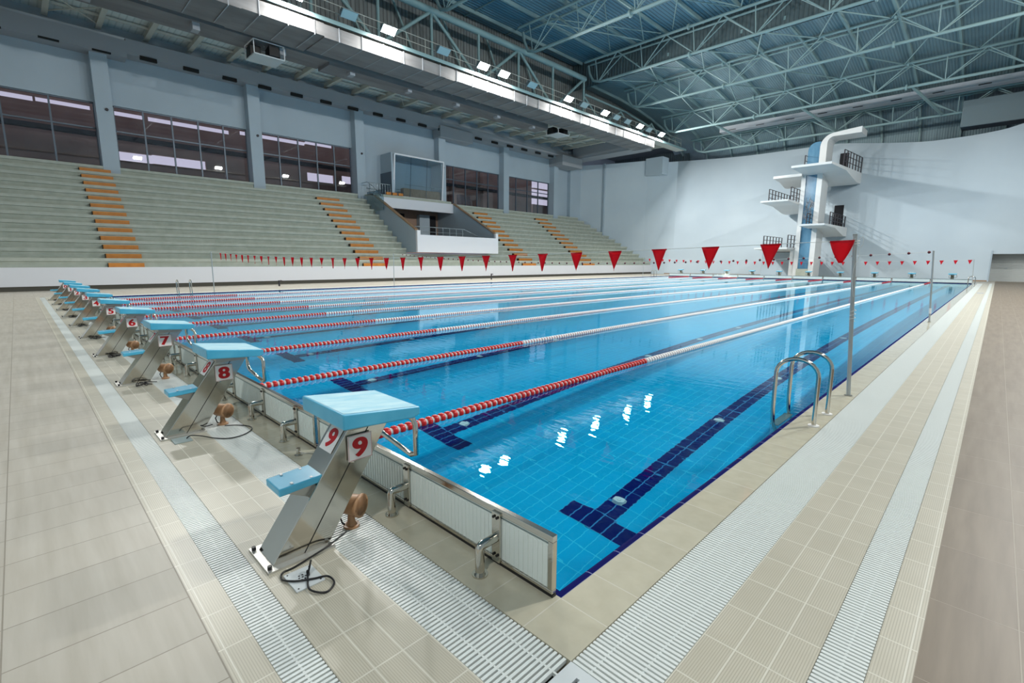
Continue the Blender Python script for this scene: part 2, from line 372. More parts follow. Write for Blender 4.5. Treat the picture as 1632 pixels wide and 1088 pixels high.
# slotted corner plate
def slot_plate(cx, cy, label):
    mb = MB(); a = .1512; x0,x1,y0,y1 = cx-a,cx+a,cy-a,cy+a
    # plate made of strips around three slots
    sx = [x0,cx-.09,cx-.075,cx-.008,cx+.008,cx+.075,cx+.09,x1]
    for i in range(0,7,2): mb.box(sx[i],sx[i+1],y0,y1,-.02,-.001)
    for i in (1,3,5):
        mb.box(sx[i],sx[i+1],y0,y0+.045,-.02,-.001).box(sx[i],sx[i+1],y1-.045,y1,-.02,-.001)
    return tag(mb.build('slotted_corner_plate', M['plate']), label, 'drain cover')
slot_plate(.4012, -.4012, 'pale slotted square cover at the corner where the two wide gratings meet')

tag(MB().box(.918,1.067,-1.067,-.918,-.018,-.001).build('corner_cover', M['slat']), 'small plain white cover where the two narrow gratings meet behind the slotted plate', 'drain cover')
# ------------------------------------------------------------------ starting blocks
def digit(n, h, m, parent, rotm, loc, name):
    cu = bpy.data.curves.new('digit','FONT'); cu.body = str(n); cu.size = h*1.38; cu.align_x = 'CENTER'; cu.align_y = 'CENTER'; cu.extrude = .0006; cu.offset = h*.028
    t = bpy.data.objects.new('tmp', cu); COL.objects.link(t)
    bpy.context.view_layer.update()
    dg = bpy.context.evaluated_depsgraph_get(); me = bpy.data.meshes.new_from_object(t.evaluated_get(dg))
    bpy.data.objects.remove(t)
    xs = [v.co.x for v in me.vertices]; ys = [v.co.y for v in me.vertices]; cx = (min(xs)+max(xs))/2; cy = (min(ys)+max(ys))/2
    sc = h/(max(ys)-min(ys))
    for v in me.vertices: v.co = V(((v.co.x-cx)*sc*1.22, (v.co.y-cy)*sc, v.co.z))
    vs0 = [tuple(v.co) for v in me.vertices]; fs0 = [tuple(p.vertices) for p in me.polygons]; nv = len(vs0)
    me = bpy.data.meshes.new('digit')
    sh = (-h*.042, -h*.014, h*.014, h*.042)
    me.from_pydata([(x+d,y,z+.0001*j) for j,d in enumerate(sh) for x,y,z in vs0], [], [tuple(i+nv*j for i in f) for j in range(4) for f in fs0])
    me.transform(Matrix.Translation(loc) @ rotm.to_4x4())
    me.materials.clear(); me.materials.append(m)
    o = bpy.data.objects.new(name, me); COL.objects.link(o); o.parent = parent
    return o

TOPA, TOPB = (-.515,.752), (-.055,.700)
def make_block(n, loc, label, group, rz=0, numbers=True):
    r = empty('starting_block', loc, label, 'starting block', group, rz)
    B = lambda mb, nm, m, par=None, **k: mb.build(nm, M[m], par or r, w=False, **k)
    # leaning hollow column
    B(MB().prism([(-.85,.012),(-.558,.012),(-.172,.612),(-.402,.640)], 0, -.1, .1), 'column', 'steel', bevel=.004)
    for sx in (-.1005,.1005): B(MB().bar((sx,-.690,.014),(sx,-.295,.615),.002,.005,(0,1,0)), 'seam', 'steeld')
    B(MB().box(-.145,.145,-.885,-.545,0,.012), 'base_plate', 'basesteel')
    for x in (-.115,.115): B(MB().cyl((x,-.868,.012),(x,-.868,.03),.011,8), 'bolt', 'black')
    for x in (-.12,.12): B(MB().cyl((x,-.565,.012),(x,-.565,.026),.010,8), 'bolt', 'brushed')
    # sloping top
    top = B(MB().prism([(-.515,.668),(-.10,.640),(-.055,.655),(-.055,.700),(-.515,.752)], 0, -.25, .25), 'top_board', 'blue', bevel=.008, seg=3)
    g = MB(); g.add([(-.236,-.503,.7517),(.236,-.503,.7517),(.236,-.068,.7025),(-.236,-.068,.7025)], [(0,1,2,3)])
    B(g, 'grip_surface', 'bluegrip', top)
    B(MB().box(-.11,.11,-.42,-.17,.605,.648), 'top_bracket', 'brushed', bevel=.004)
    # foot step with wedge bracket
    st = B(MB().prism([(-.79,.352),(-.56,.366),(-.555,.404),(-.79,.392)], 0, -.092, .092), 'step', 'blue', bevel=.007, seg=3)
    for x in (-.07,.07):
        for y in (-.72,-.62): B(MB().box(x-.009,x+.009,y-.006,y+.006,.396,.402), 'step_stud', 'whitep', st)
    B(MB().prism([(-.755,.353),(-.566,.362),(-.618,.285)], 0, -.07, .07), 'step_bracket', 'brushed', bevel=.003)
    # backstroke grip loop
    c = [(-.24,.60),(-.28,.575),(-.28,.47),(-.25,.43),(.13,.375),(.18,.395),(.18,.57),(.155,.60)]
    pts = [(x,-.045,z) for x,z in c]
    B(MB().tube([(-.24,-.09,.645)]+pts+[(.155,-.09,.645)], .016, 12), 'grip_handle', 'steel')
    if numbers:
        s = B(MB().box(.112,.116,-.432,-.292,.437,.579), 'side_number_plate', 'whitep')
        digit(n, .108, M['rednum'], s, Matrix(((0,0,1),(1,0,0),(0,1,0))), V((.1168,-.362,.508)), 'number')
        f = MB(); t = .0018
        for (y0,y1,z0,z1) in ((-.430,-.294,.439,.4405),(-.430,-.294,.5755,.577),(-.430,-.4285,.439,.577),(-.2955,-.294,.439,.577)): f.box(.116,.1165,y0,y1,z0,z1)
        B(f, 'number_border', 'rednum', s)
        B(MB().cyl((.095,-.42,.432),(.118,-.40,.432),.006,8).box(.098,.112,-.41,-.33,.428,.434), 'plate_clip', 'steel')
        # front sticker on the leaning face
        d = V((0,.448,.628)).normalized(); nrm = V((0,-d.z,d.y)); c0 = V((0,-.85,.012))+d*.665+nrm*.003
        rx = V((1,0,0)); rot = Matrix((rx, d, nrm)).transposed()
        q = MB(); cs = [c0+rx*i*.07+d*j*.075 for i,j in ((-1,-1),(1,-1),(1,1),(-1,1))]
        q.add(cs+[p+nrm*.001 for p in cs], [(3,2,1,0),(4,5,6,7),(0,1,5,4),(1,2,6,5),(2,3,7,6),(3,0,4,7)])
        s2 = B(q, 'front_number_plate', 'whitep')
        digit(n, .108, M['rednum'], s2, rot, c0+nrm*.0016, 'number')
    return r
for k, x in enumerate(LX):
    n = 9-k
    make_block(n, (x,0,0), f'pale blue topped steel starting block numbered {n}, standing at the camera end of lane {word(n)}', 'numbered starting blocks at the camera end')
fb = None
for k, x in enumerate(LX):
    n = 9-k; lab = f'small distant starting block at the far pool end in line with block {n}'
    if fb is None: fb = make_block(n, (x,PL,0), lab, 'starting blocks at the far pool end', PI, False)
    else: dup(fb, (x,PL,0), lab)

# ------------------------------------------------------------------ steel framed barriers on the pool end
def make_barrier(loc, label, rz=0, far=False):
    r = empty('end_barrier', loc, label, 'pool end barrier', 'steel framed barriers standing on the '+('far' if far else 'camera')+' pool end', rz)
    B = lambda mb, nm, m, par=None, **k: mb.build(nm, M[m], par or r, w=False, **k)
    W = 1.222
    fr = MB().box(-W,W,-.034,-.002,.272,.304).box(-W,W,-.034,-.002,.018,.036).box(-W,-W+.028,-.034,-.002,.036,.272).box(W-.028,W,-.034,-.002,.036,.272)
    B(fr, 'frame', 'steel', bevel=.003)
    B(MB().box(-W,W,-.03,-.004,0,.014), 'rubber_foot_strip', 'black')
    B(MB().box(-W+.03,W-.03,-.020,-.012,.036,.272), 'panel_sheet', 'padslot')
    sl = MB(); n = 78
    for i in range(n):
        x = -W+.045+(2*W-.09)*i/(n-1); sl.box(x-.0098,x+.0098,-.028,-.022,.038,.244)
        sl.box(x-.0118,x+.0118,-.011,-.006,.038,.246)
    sl.box(-W+.03,W-.03,-.026,-.022,.262,.272)
    sl.box(-W+.03,W-.03,-.0245,-.0215,.036,.25)
    B(sl, 'louvre_panel', 'pad')
    for px in (.861,.06,-.86):
        c = B(MB().box(px-.028,px+.028,-.045,-.034,.02,.286), 'clamp_plate', 'steel', bevel=.002)
        for z in (.262,.06) if not far else ():
            for dx in (-.011,.013): B(MB().cyl((px+dx,-.045,z),(px+dx,-.053,z),.007,8), 'clamp_bolt', 'steeld', c)
        B(MB().tube([(px,-.150,.004),(px,-.150,.135),(px,-.147,.146),(px,-.138,.150),(px,-.045,.152)], .0235, 14), 'bracket_tube', 'steel')
        B(MB().cyl((px,-.150,0),(px,-.150,.008),.040,18).cyl((px,-.150,.008),(px,-.150,.016),.028,16), 'floor_flange', 'steel')
    return r
b0 = None
for k, x in enumerate(LX):
    n = 9-k; lab = f'steel framed white louvred barrier on the pool edge in front of block {n}'
    if b0 is None: b0 = make_barrier((x,0,0), lab)
    else: dup(b0, (x,0,0), lab)
b0 = None
for k, x in enumerate(LX):
    n = 9-k; lab = f'pale steel framed barrier on the far pool edge across from block {n}'
    if b0 is None: b0 = make_barrier((x,PL,0), lab, PI, True)
    else: dup(b0, (x,PL,0), lab)

# rope anchors in the gaps
a0 = None
for k in range(9):
    x = -2.506-2.5*k; lab = f'short steel rope anchor on the coping between blocks {9-k} and {8-k}'
    if a0 is None:
        a0 = empty('rope_anchor', (x,-.18,0), lab, 'rope anchor', 'steel rope anchors on the coping')
        MB().cyl((0,0,0),(0,0,.006),.03,16).build('flange', M['brushed'], a0, w=False)
        MB().cyl((0,0,.006),(0,0,.058),.0155,14).build('stud', M['steel'], a0, w=False)
        MB().tube([(.014,.0,.035),(.05,.03,.02),(.09,.09,.012),(.012,.13,.010),(0,.178,.012)], .004, 6).build('hook_line', M['brushed'], a0, w=False)
    else: dup(a0, (x,-.18,0), lab)

# ------------------------------------------------------------------ start speakers, socket plates and cables
sp0 = None
for k, x in enumerate(LX):
    n = 9-k; lab = f'tan round start loudspeaker on the floor under block {n}'
    if sp0 is None:
        sp0 = empty('start_loudspeaker', (x+.005,-.382,0), lab, 'loudspeaker', 'tan loudspeakers under the starting blocks')
        bd = MB(); ax = V((.86,.5,0)).normalized(); c = V((0,0,.135))
        ps = [(-.075,.030),(-.068,.048),(-.045,.056),(.05,.060),(.058,.060),(.060,.068),(.072,.068),(.072,.056),(.060,.05)]
        bd.tube([c+ax*t for t,_ in ps], [q for _,q in ps], 24)
        bd.build('body', M['tan'], sp0, w=False)
        MB().cyl(c+ax*.0605, c+ax*.063, .05, 24).build('grille', M['brown'], sp0, w=False)
        MB().tube([(0,0,.010),(0,0,.03),(0,0,.085)], [.034,.022,.018], 14).build('stand', M['tan'], sp0, w=False)
        MB().cyl((0,0,0),(0,0,.012),.045,18).build('foot', M['tan'], sp0, w=False)
        MB().tube([(-.02,-.03,.10),(-.035,-.05,.06),(-.03,-.04,.02),(-.02,-.03,.012)], .005, 6).build('lead', M['cable'], sp0, w=False)
    else: dup(sp0, (x+.005,-.382,0), lab)

def plate_box(cx, cy, ang, sx, sy, name, m, label, holes=True):
    r = empty(name, (cx,cy,0), label, 'socket plate', None, ang)
    MB().box(-sx/2,sx/2,-sy/2,sy/2,0,.008).build('plate', M[m], r, w=False, bevel=.002)
    if holes:
        for i in range(3):
            for j in range(2 if i != 1 else 3): MB().cyl((-.025+i*.018,-.014+j*.016-(.006 if i == 1 else 0),.008),(-.025+i*.018,-.014+j*.016-(.006 if i == 1 else 0),.0092),.0048,8).build('socket_hole', M['rail'], r, w=False)
        for i in (-1,1):
            for j in (-1,1): MB().cyl((i*(sx/2-.015),j*(sy/2-.015),.008),(i*(sx/2-.015),j*(sy/2-.015),.0095),.004,8).build('screw', M['steeld'], r, w=False)
    return r
plate_box(-.962,-.772,.0,.165,.135,'socket_plate','plate','small white connector plate with round sockets on the tiles beside block 9')
def smooth_path(pts, sub=6):
    P = [V(p) for p in pts]; out = []
    for i in range(len(P)-1):
        p0 = P[max(i-1,0)]; p1 = P[i]; p2 = P[i+1]; p3 = P[min(i+2,len(P)-1)]
        for s in range(sub):
            t = s/sub; out.append(.5*((2*p1)+(-p0+p2)*t+(2*p0-5*p1+4*p2-p3)*t*t+(-p0+3*p1-3*p2+p3)*t**3))
    out.append(P[-1]); return out
def cable(pts, label, r=.0048):
    return tag(MB().tube(smooth_path(pts), r, 8).build('speaker_cable', M['cable']), label, 'cable', 'black cables at the starting blocks')
z = .006
cable([(-1.160,-.455,.03),(-1.130,-.54,.022),(-1.100,-.613,.022),(-1.078,-.771,z),(-1.073,-.830,z),(-1.022,-.852,z),(-.956,-.818,.014),(-.912,-.747,.014),(-.886,-.690,.012),(-.824,-.686,z),(-.787,-.743,z),(-.849,-.790,.010),(-.93,-.768,.014),(-.985,-.735,.03),(-.988,-.725,.06),(-.972,-.735,.058),(-.962,-.752,.018)], 'black cable looped in a figure eight over the socket plate at block 9')
tag(MB().cyl((-.962,-.752,.009),(-.962,-.752,.034),.008,10).build('cable_plug', M['black']), 'small black plug standing in the socket plate by block 9', 'plug')
MBp = plate_box(-3.515,-.755,0,.15,.13,'floor_plate','padslot','dark grey steel floor plate beside the base of block 8', False)
cable([(-3.52,-.72,.008),(-3.505,-.69,.03),(-3.46,-.62,.02),(-3.36,-.54,z),(-3.275,-.45,z),(-3.29,-.34,z),(-3.38,-.25,z),(-3.486,-.233,z),(-3.60,-.30,z),(-3.66,-.39,.008)], 'black cable sweeping in one wide loop across the grating by block 8')
cable([(-3.80,-.74,.02),(-3.77,-.70,.07),(-3.70,-.62,.075),(-3.63,-.56,.05),(-3.60,-.5,.06)], 'short black cable rising behind the column of block 8')
for k in range(2,10):
    x = LX[k]; random.seed(40+k); pts = []
    for i in range(15):
        a = i*.95+k; rr = .05+.05*random.random(); pts.append((x+.25+rr*math.cos(a)*.9, -.66+rr*math.sin(a), z+(i % 3)*.012))
    pts.append((x+.16,-.50,z))
    cable(pts, f'untidy coil of black cable on the floor beside block {9-k}')

# ------------------------------------------------------------------ lane ropes
def disc_mb(y=0, n=14):
    mb = MB(); prof = [(-.0275,.020),(-.025,.044),(-.014,.050),(.010,.050),(.018,.045),(.022,.034),(.0265,.020)]
    mb.tube([(0,y+a,0) for a,_ in prof], [q for _,q in prof], n, cap=False); return mb
def core_mb(y=0, n=10):
    mb = MB(); mb.tube([(0,y-.017,0),(0,y-.013,0),(0,y+.013,0),(0,y+.017,0)], [.02,.034,.034,.02], n, cap=False); return mb
PIT = .0765
proto = {}
for nm, mb, m in (('r', disc_mb(), M['red']), ('w', core_mb(), M['whitep']), ('W', disc_mb(), M['whitep']), ('R', core_mb(), M['red'])):
    o = mb.build('float', m); proto[nm] = o.data; bpy.data.objects.remove(o)
RZ = -.016
for k in range(9):
    x = -2.5*(k+1); n9 = 9-k
    r = empty('lane_rope', (x,0,RZ), f'red and white float rope between lane {word(n9)} and lane {word(n9-1)}', 'lane rope', 'floating lane ropes across the pool')
    MB().tube([(0,.045,.02),(0,.2,0),(0,49.8,0),(0,49.955,.02)], .005, 6).build('steel_cable', M['brushed'], r, w=False)
    N = int(49.5/PIT); near = 50 if k < 4 else 0
    tr = [4.99,4.82,4.7,4.6,4.45,5.0,5.0,4.9,5.0][k]+.15
    mbr, mbw, mbW, mbR = MB(), MB(), MB(), MB(); ns = 12 if k < 2 else 8
    for i in range(N):
        y = .22+i*PIT
        endz = y < tr or y > 45
        if i < near:
            for key, dy in ((('r',0),('w',PIT/2)) if endz else (('W',0),('R',PIT/2))):
                c = bpy.data.objects.new('float', proto[key]); COL.objects.link(c); c.parent = r; c.location = (0,y+dy,0)
        else:
            if endz: mbr.add(*(lambda q: (q.v, q.f, True))(disc_mb(y, ns))); mbw.add(*(lambda q: (q.v, q.f, True))(core_mb(y+PIT/2, 6)))
            else: mbW.add(*(lambda q: (q.v, q.f, True))(disc_mb(y, ns))); mbR.add(*(lambda q: (q.v, q.f, True))(core_mb(y+PIT/2, 6)))
    for mb, nm, m in ((mbr,'red_float','red'),(mbw,'white_spacer','whitep'),(mbW,'white_float','whitep'),(mbR,'red_spacer','red')):
        o = mb.build(nm, M[m], r, w=False); o['kind'] = 'stuff'

# ------------------------------------------------------------------ flag lines, poles
def sag(x, zr, zl, low, side=-PW-.1):
    t = -x/25.; return (zr*(1-t)+zl*t) - low*4*t*(1-t)
def pole(x, y, lean, h, label, r=.021):
    e = empty('flag_pole', (x,y,0), label, 'pole', 'steel poles holding lines across the pool')
    MB().tube([(0,0,.0),(lean*.5,0,h*.5),(lean,0,h)], r, 14).build('tube', M['galv'], e, w=False)
    MB().cyl((0,0,0),(0,0,.008),r*1.9,16).build('floor_socket', M['brushed'], e, w=False)
    MB().cyl((lean,0,h-.002),(lean,0,h+.01),r*1.05,14).build('cap', M['brushed'], e, w=False)
    return e
HP = 1.82
P = {}
P['a'] = pole(.18,5.03,-.115,HP,'steel pole on the side deck beside the steel ladder, holding the near pennant line')
P['b'] = pole(.125,15.05,-.115,HP,'steel pole on the side deck further along, holding the line of small dark balls')
P['c'] = pole(.09,45,-.10,1.78,'thin distant steel pole on the side deck holding the far pennant line')
P['d'] = pole(-25.45,5.0,.05,1.9,'steel pole below the stand holding the near pennant line by the small ladder')
P['e'] = pole(-25.6,15.0,.05,1.98,'thin steel pole below the white balcony holding the line of small balls')
P['f'] = pole(-25.4,45,.05,1.9,'thin far steel pole near the end of the stand')
# cord wound round the near pole with a hanging loop
MB().tube([(-.094+.03*math.cos(t*.9),.03*math.sin(t*.9),1.70+.004*t) for t in range(20)], .003, 5).build('cord_winding', M['cord'], P['a'], w=False)
MB().tube(smooth_path([(-.07,-.01,1.77),(-.035,-.03,1.80),(-.03,-.02,1.72),(-.06,-.02,1.66),(-.05,-.03,1.58),(-.085,-.03,1.46),(-.085,-.03,1.30),(-.06,-.03,1.14)]), .0022, 5).build('hanging_cord', M['cord'], P['a'], w=False)
MB().tube([(-.05+.028*math.cos(t*.9),.028*math.sin(t*.9),.86+.006*t) for t in range(24)], .003, 5).build('cord_winding', M['cord'], P['a'], w=False)
MB().cyl((-.008,0,.22),(-.02,0,.36),.026,14).build('white_sleeve', M['whitep'], P['b'], w=False)

def flag_line(name, y, x0, x1, zr, zl, low, label, n, first, step, balls=False, sz=.235, hh=.30):
    r = empty(name, (0,y,0), label, 'pennant line' if not balls else 'ball line')
    L = x0-x1
    def zz(x):
        t = (x0-x)/L; return zr*(1-t)+zl*t-low*4*t*(1-t)
    MB().tube([(x0-L*i/60,0,zz(x0-L*i/60)) for i in range(61)], .0035, 5).build('cord', M['cord'], r, w=False)
    for i in range(n):
        x = first-step*i; z0 = zz(x)
        if balls:
            o = MB().tube([(x,0,z0-.036),(x,0,z0-.029),(x,0,z0-.010),(x,0,z0+.010),(x,0,z0+.029),(x,0,z0+.036)], [.004,.022,.034,.034,.022,.004], 12).build('ball', M['ballm'], r, w=False)
            continue
        a, b = x+sz/2, x-sz/2; random.seed(i*13+int(y)); ph = random.random()*6; am = .004+.008*random.random()
        rows = 7; v = []; f = []; tw = (random.random()-.5)*.02
        for j in range(rows+1):
            t = j/rows; w2 = (1-t)*sz/2
            if i == 0 and name == 'pennant_line' and y < 10: w2 = sz/2*(1-t**1.4*.86)
            for q in (-1,-.33,.33,1):
                px = x+q*w2+tw*t*.6
                zt = zz(x+q*w2)-t*(hh if not (i == 0 and y < 10) else hh*.82)
                v.append((px, am*math.sin(ph+q*1.6+t*3.)+tw*t*.5, zt))
        for j in range(rows):
            for q in range(3): f.append((j*4+q,j*4+q+1,(j+1)*4+q+1,(j+1)*4+q))
        mb = MB(); mb.add(v, f, True)
        mb.bar((a,0,zz(a)-.004),(b,0,zz(b)-.004),.008,.018)
        o = mb.build('pennant', M['flag'], r, w=False)
        sd = o.modifiers.new('s','SOLIDIFY'); sd.thickness = .0015

flag_line('pennant_line', 5.0, .075, -25.4, 1.762, 1.875, .235, 'sagging line of red triangular pennants crossing the pool five metres from the numbered blocks', 33, -.045, .745)
flag_line('pennant_line', 45.0, -.01, -25.35, 1.76, 1.87, .235, 'distant line of small red triangular pennants in front of the diving tower', 34, -.20, .742)
flag_line('ball_line', 15.0, .01, -25.55, 1.80, 1.96, .43, 'sagging line of small dark red balls crossing the pool beyond the near pennants', 61, -.07, .4075, True)

# ------------------------------------------------------------------ ladders
def ladder(loc, label, side=1):
    r = empty('pool_ladder', loc, label, 'pool ladder', 'steel pool ladders')
    for y in (-.255,.255):
        pts = [(.18*side,y,.004),(.18*side,y,.46)]
        for i in range(1,12):
            a = PI*i/12; pts.append((side*(0+.18*math.cos(a)),y,.46+.155*math.sin(a)))
        pts += [(-.18*side,y,.46),(-.18*side,y,.1),(-.165*side,y,-.15),(-.12*side,y,-.45),(-.12*side,y,-1.2)]
        o = MB().tube(pts, .0195, 12).build('rail', M['steel'], r, w=False); o.cycles.is_caustics_receiver = True
        MB().cyl((.18*side,y,0),(.18*side,y,.010),.047,20).build('floor_cover', M['whitep'], r, w=False)
    for z in (-.17,-.45,-.75,-1.05):
        xx = -.135*side if z < -.2 else -.16*side
        o = MB().box(xx-.04,xx+.04,-.245,.245,z-.012,z+.012).build('tread', M['brushed'], r, w=False, bevel=.005); o.cycles.is_caustics_receiver = True
    return r
ladder((.0,3.78,0), 'polished steel pool ladder on the side deck by the near flag pole')
ladder((-25.0,3.70,0), 'small steel pool ladder on the stand side near block 0', -1)
ladder((.0,46.4,0), 'tiny steel ladder at the far end of the side deck', 1)
ladder((-25.0,46.6,0), 'tiny steel ladder at the far end below the stand', -1)
for i,(x,y,h) in enumerate(((-29.0,9.3,.34),(-28.8,26.3,.5))):
    e = empty('deck_post', (x,y,0), ('small dark valve post on the deck below the stand near block 0','small dark valve post on the deck below the white balcony')[i], 'valve post')
    MB().cyl((0,0,0),(0,0,h),.05,12).build('post', M['rail'], e, w=False); MB().tube([(0,0,h*.9),(0,.12,h*.95),(0,.2,h*.85)], .03, 8).build('outlet', M['rail'], e, w=False)
# floor drain on side deck
tag(MB().box(.60,.86,33.0,33.9,0,.004).build('floor_hatch', M['ductmatt']), 'small grey square hatch set in the ribbed tiles of the side deck', 'floor hatch')

# ------------------------------------------------------------------ spectator stand
SX, RX, RUN, Z0, RISE, NR = -31.5, -31.68, .66, 1.10, .478, 13
YA, YB = -12., 58.
XB = RX-RUN*NR                      # back wall plane (about -40.3)
ZS = Z0+RISE*NR
BY0, BY1 = 20.8, 29.55              # balcony opening
def stand(y0, y1, kmax=NR, kmin=0, name='grandstand_terrace', yend=None):
    prof = [(RX-RUN*kmin, 0 if kmin == 0 else Z0+RISE*kmin-.01)]
    for k in range(kmin, kmax):
        x = RX-RUN*k; prof += [(x, Z0+RISE*k-(.0 if k else .0)), (x, Z0+RISE*(k+1)), (x-RUN, Z0+RISE*(k+1))]
    prof.append((RX-RUN*kmax-.02, 0 if kmin == 0 else Z0+RISE*kmin-.01))
    mb = MB(); mb.prism(prof, 1, y0, y1)
    o = mb.build(name, M['concrete']); structure(o)
stand(YA, BY0); stand(BY1, 51.0); stand(BY0, BY1, 2)
# stepped end against the angled wall
for k in range(NR):
    ye = 58.0-(58.0-51.8)*(k/(NR-1)); x = RX-RUN*k
    if ye > 51.02:
        o = MB().box(x-RUN,x,51.0,ye+.4,0 if k == 0 else Z0+RISE*k-.3,Z0+RISE*(k+1)).build('grandstand_terrace', M['concrete']); structure(o)
for k in range(1, NR+1):
    x = RX-RUN*(k-1); zt = Z0+RISE*k
    for y0,y1 in (((YA,BY0-.02),(BY1+.2,51.0)) if k > 2 else ((YA,51.0),)):
        MB().box(x-.10,x+.06,y0,y1,zt-.16,zt+.004).build('grandstand_terrace_edge', M['slab'], kind='structure')
    MB().box(x-.10,x+.06,51.0,58.0-(58.0-51.8)*((k-1)/(NR-1))+.3,zt-.16,zt+.004).build('grandstand_terrace_edge', M['slab'], kind='structure')
# white parapet with dark plinth
MB().box(RX,SX,YA,58.2,.22,1.12).build('wall_stand_parapet', M['white'], kind='structure')
MB().box(RX,SX-.03,YA,58.2,0,.22).build('baseboard_stand', M['darkbase'], kind='structure')
# orange aisle steps
AIS = [(1.8,3.3,'aisle near block 0'), (16.2,18.1,'aisle just before the white balcony'), (33.0,34.9,'aisle just beyond the white balcony'), (42.7,44.9,'aisle next to the far wall')]
for a,(y0,y1,nm) in enumerate(AIS):
    for k in range(NR-1 if a else NR):
        x = RX-RUN*k; zb = Z0+RISE*k
        yo = [0,0,0,0][a]
        e = empty('aisle_step', (x+.0,(y0+y1)/2,zb), f'orange stand step, {ORD[k]} from the bottom in the {nm}', 'step', 'orange steps in the stand aisles')
        MB().box(x+.002,x+.30 if k else x+.165,y0,y1,zb+.004,zb+.235).build('tread', M['orange'], e)
        MB().box(x+.002,x+.28 if k else x+.16,y0-.03,y0,zb+.004,zb+.225).build('dark_end', M['orangeside'], e)  # thin dark box covering one end of the step

# ------------------------------------------------------------------ balcony in the stand
white = M['white']
bal = empty('stand_balcony', (SX,25.2,0), 'white fronted balcony recess set into the middle of the spectator stand', 'balcony')
MB().box(-31.62,-31.38,BY0,BY1,2.2,3.56).box(-31.62,-31.38,BY0,BY0+.3,3.56,3.9).box(-31.62,-31.38,BY1-.3,BY1,3.56,3.98).build('front_parapet', white, bal)
for yy in (BY0, BY1-.18):
    MB().prism([(-31.6,2.2),(-31.6,3.9),(-37.6,7.0),(XB,7.25),(XB,2.2)], 1, yy, yy+.18).build('side_wall', M['wallL'], bal)
    MB().prism([(-31.6,3.9),(-31.6,3.99),(-37.6,7.10),(-37.6,7.0)], 1, yy-.05, yy+.24).build('timber_capping', M['woodt'], bal)
MB().box(-38.1,-37.6,BY0+.18,BY1-.18,6.15,7.02).build('upper_fascia', white, bal)
MB().box(XB,-38.0,BY0+.1,BY1-.1,6.9,ZS-.02).build('recess_roof', M['concrete'], bal)
MB().box(XB,-31.62,BY0+.18,BY1-.18,2.3,2.45).build('recess_floor', M['woodt'], bal)
MB().box(-33.3,-31.62,BY0+.2,BY1-.2,2.45,3.52).build('front_desk', M['woodt'], bal)
rb = MB()
for (y0,y1,m) in ((0,1,0),): pass
MB().box(XB+.02,XB+.1,BY0+.18,BY1-.18,2.45,6.9).build('recess_back_wall', M['brown'], bal)
for (y0,y1,m,nm) in ((BY0+1.6,BY0+2.6,'dark','doorway'),(BY0+2.6,BY0+3.9,'navyint','blue_door'),(BY0+3.9,BY0+4.5,'dark','doorway'),(BY0+6.0,BY0+7.2,'wallL','wall_pier'),(BY0+7.3,BY0+8.2,'dark','doorway')):
    MB().box(XB+.1,XB+.25 if m != 'wallL' else XB+.6,y0,y1,2.45,6.0).build(nm, M[m], bal)
rl = MB(); 
rl.tube([(-33.6,BY0+.4,4.35),(-33.6,BY1-2.2,4.35),(-33.0,BY1-1.0,3.75),(-32.3,BY1-.9,3.6)], .035, 6).tube([(-33.6,BY0+.4,3.95),(-33.6,BY1-2.2,3.95)], .02, 6)
for i in range(9): rl.cyl((-33.6,BY0+.5+i*.74,3.4),(-33.6,BY0+.5+i*.74,4.35),.025,6)
rl.build('handrail', M['railing'], bal)

# ------------------------------------------------------------------ left wall with columns and windows
ZT = 16.2
WB, WT = ZS, 11.25
cols = [-5.8, 3.4, 12.2, 20.7, 29.6, 38.6, 47.4]
wall = MB(); 
spans = [(-12,-6.2),( -5.4,3.0),(3.9,11.8),(12.6,20.2),(21.2,29.2),(30.0,38.2),(39.1,46.9),(47.8,52.6)]
glz = {1:1, 2:1, 3:1, 5:1, 6:1}
mb = MB().box(XB-.3,XB,YA,52.6,WT,ZT)
mb.box(XB-.3,XB,YA,-5.4,0,WT).box(XB-.3,XB,21.2,29.2,ZS,WT).box(XB-.3,XB,47.8,52.8,0,WT)
mb.box(XB-.3,XB,YA,52.6,0,WB)
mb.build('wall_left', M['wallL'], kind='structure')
for i,y in enumerate(cols):
    o = MB().box(XB-.3,XB+.75,y-.42,y+.42,ZS-.5,ZT-1.2).build('column', M['wallL']); structure(o)
MB().box(XB-.2,XB+.5,50.6,52.8,ZS-.6,ZT-.6).build('column', M['wallL'], kind='structure')
for i,y in enumerate(cols[1:5]):
    tag(MB().cyl((XB+.75,y+.1,10.75),(XB+.83,y+.1,10.75),.09,10).build('wall_speaker', M['rail']), f'tiny dark fitting on the {ORD[i]} column of the stand wall', 'wall fitting')
def window(i, y0, y1, nmul, hz):
    r = empty(f'window_{i}', (XB-.15,y0,WB), f'wide dark glazed bay {i} in the stand wall', 'window'); structure(r)
    for key in ('label','category'):
        if key in r: del r[key]
    fr = MB().box(XB-.2,XB-.1,y0,y1,WT-.08,WT).box(XB-.2,XB-.1,y0,y1,WB,WB+.08).box(XB-.2,XB-.1,y0,y0+.07,WB,WT).box(XB-.2,XB-.1,y1-.07,y1,WB,WT)
    for q in range(1,nmul): 
        y = y0+(y1-y0)*q/nmul; fr.box(XB-.2,XB-.08,y-.045,y+.045,WB,WT)
    fr.box(XB-.2,XB-.1,y0,y1,hz-.04,hz+.04)
    fr.build('window_frame', M['frame'], r)
    MB().box(XB-.165,XB-.155,y0,y1,WB,WT).build('window_pane', M['glass'], r)
window(1,-5.4,3.0,4,9.7); window(2,3.9,11.8,5,9.7); window(3,12.6,20.2,5,9.7); window(4,30.0,38.2,5,9.9); window(5,39.1,46.9,4,9.9)
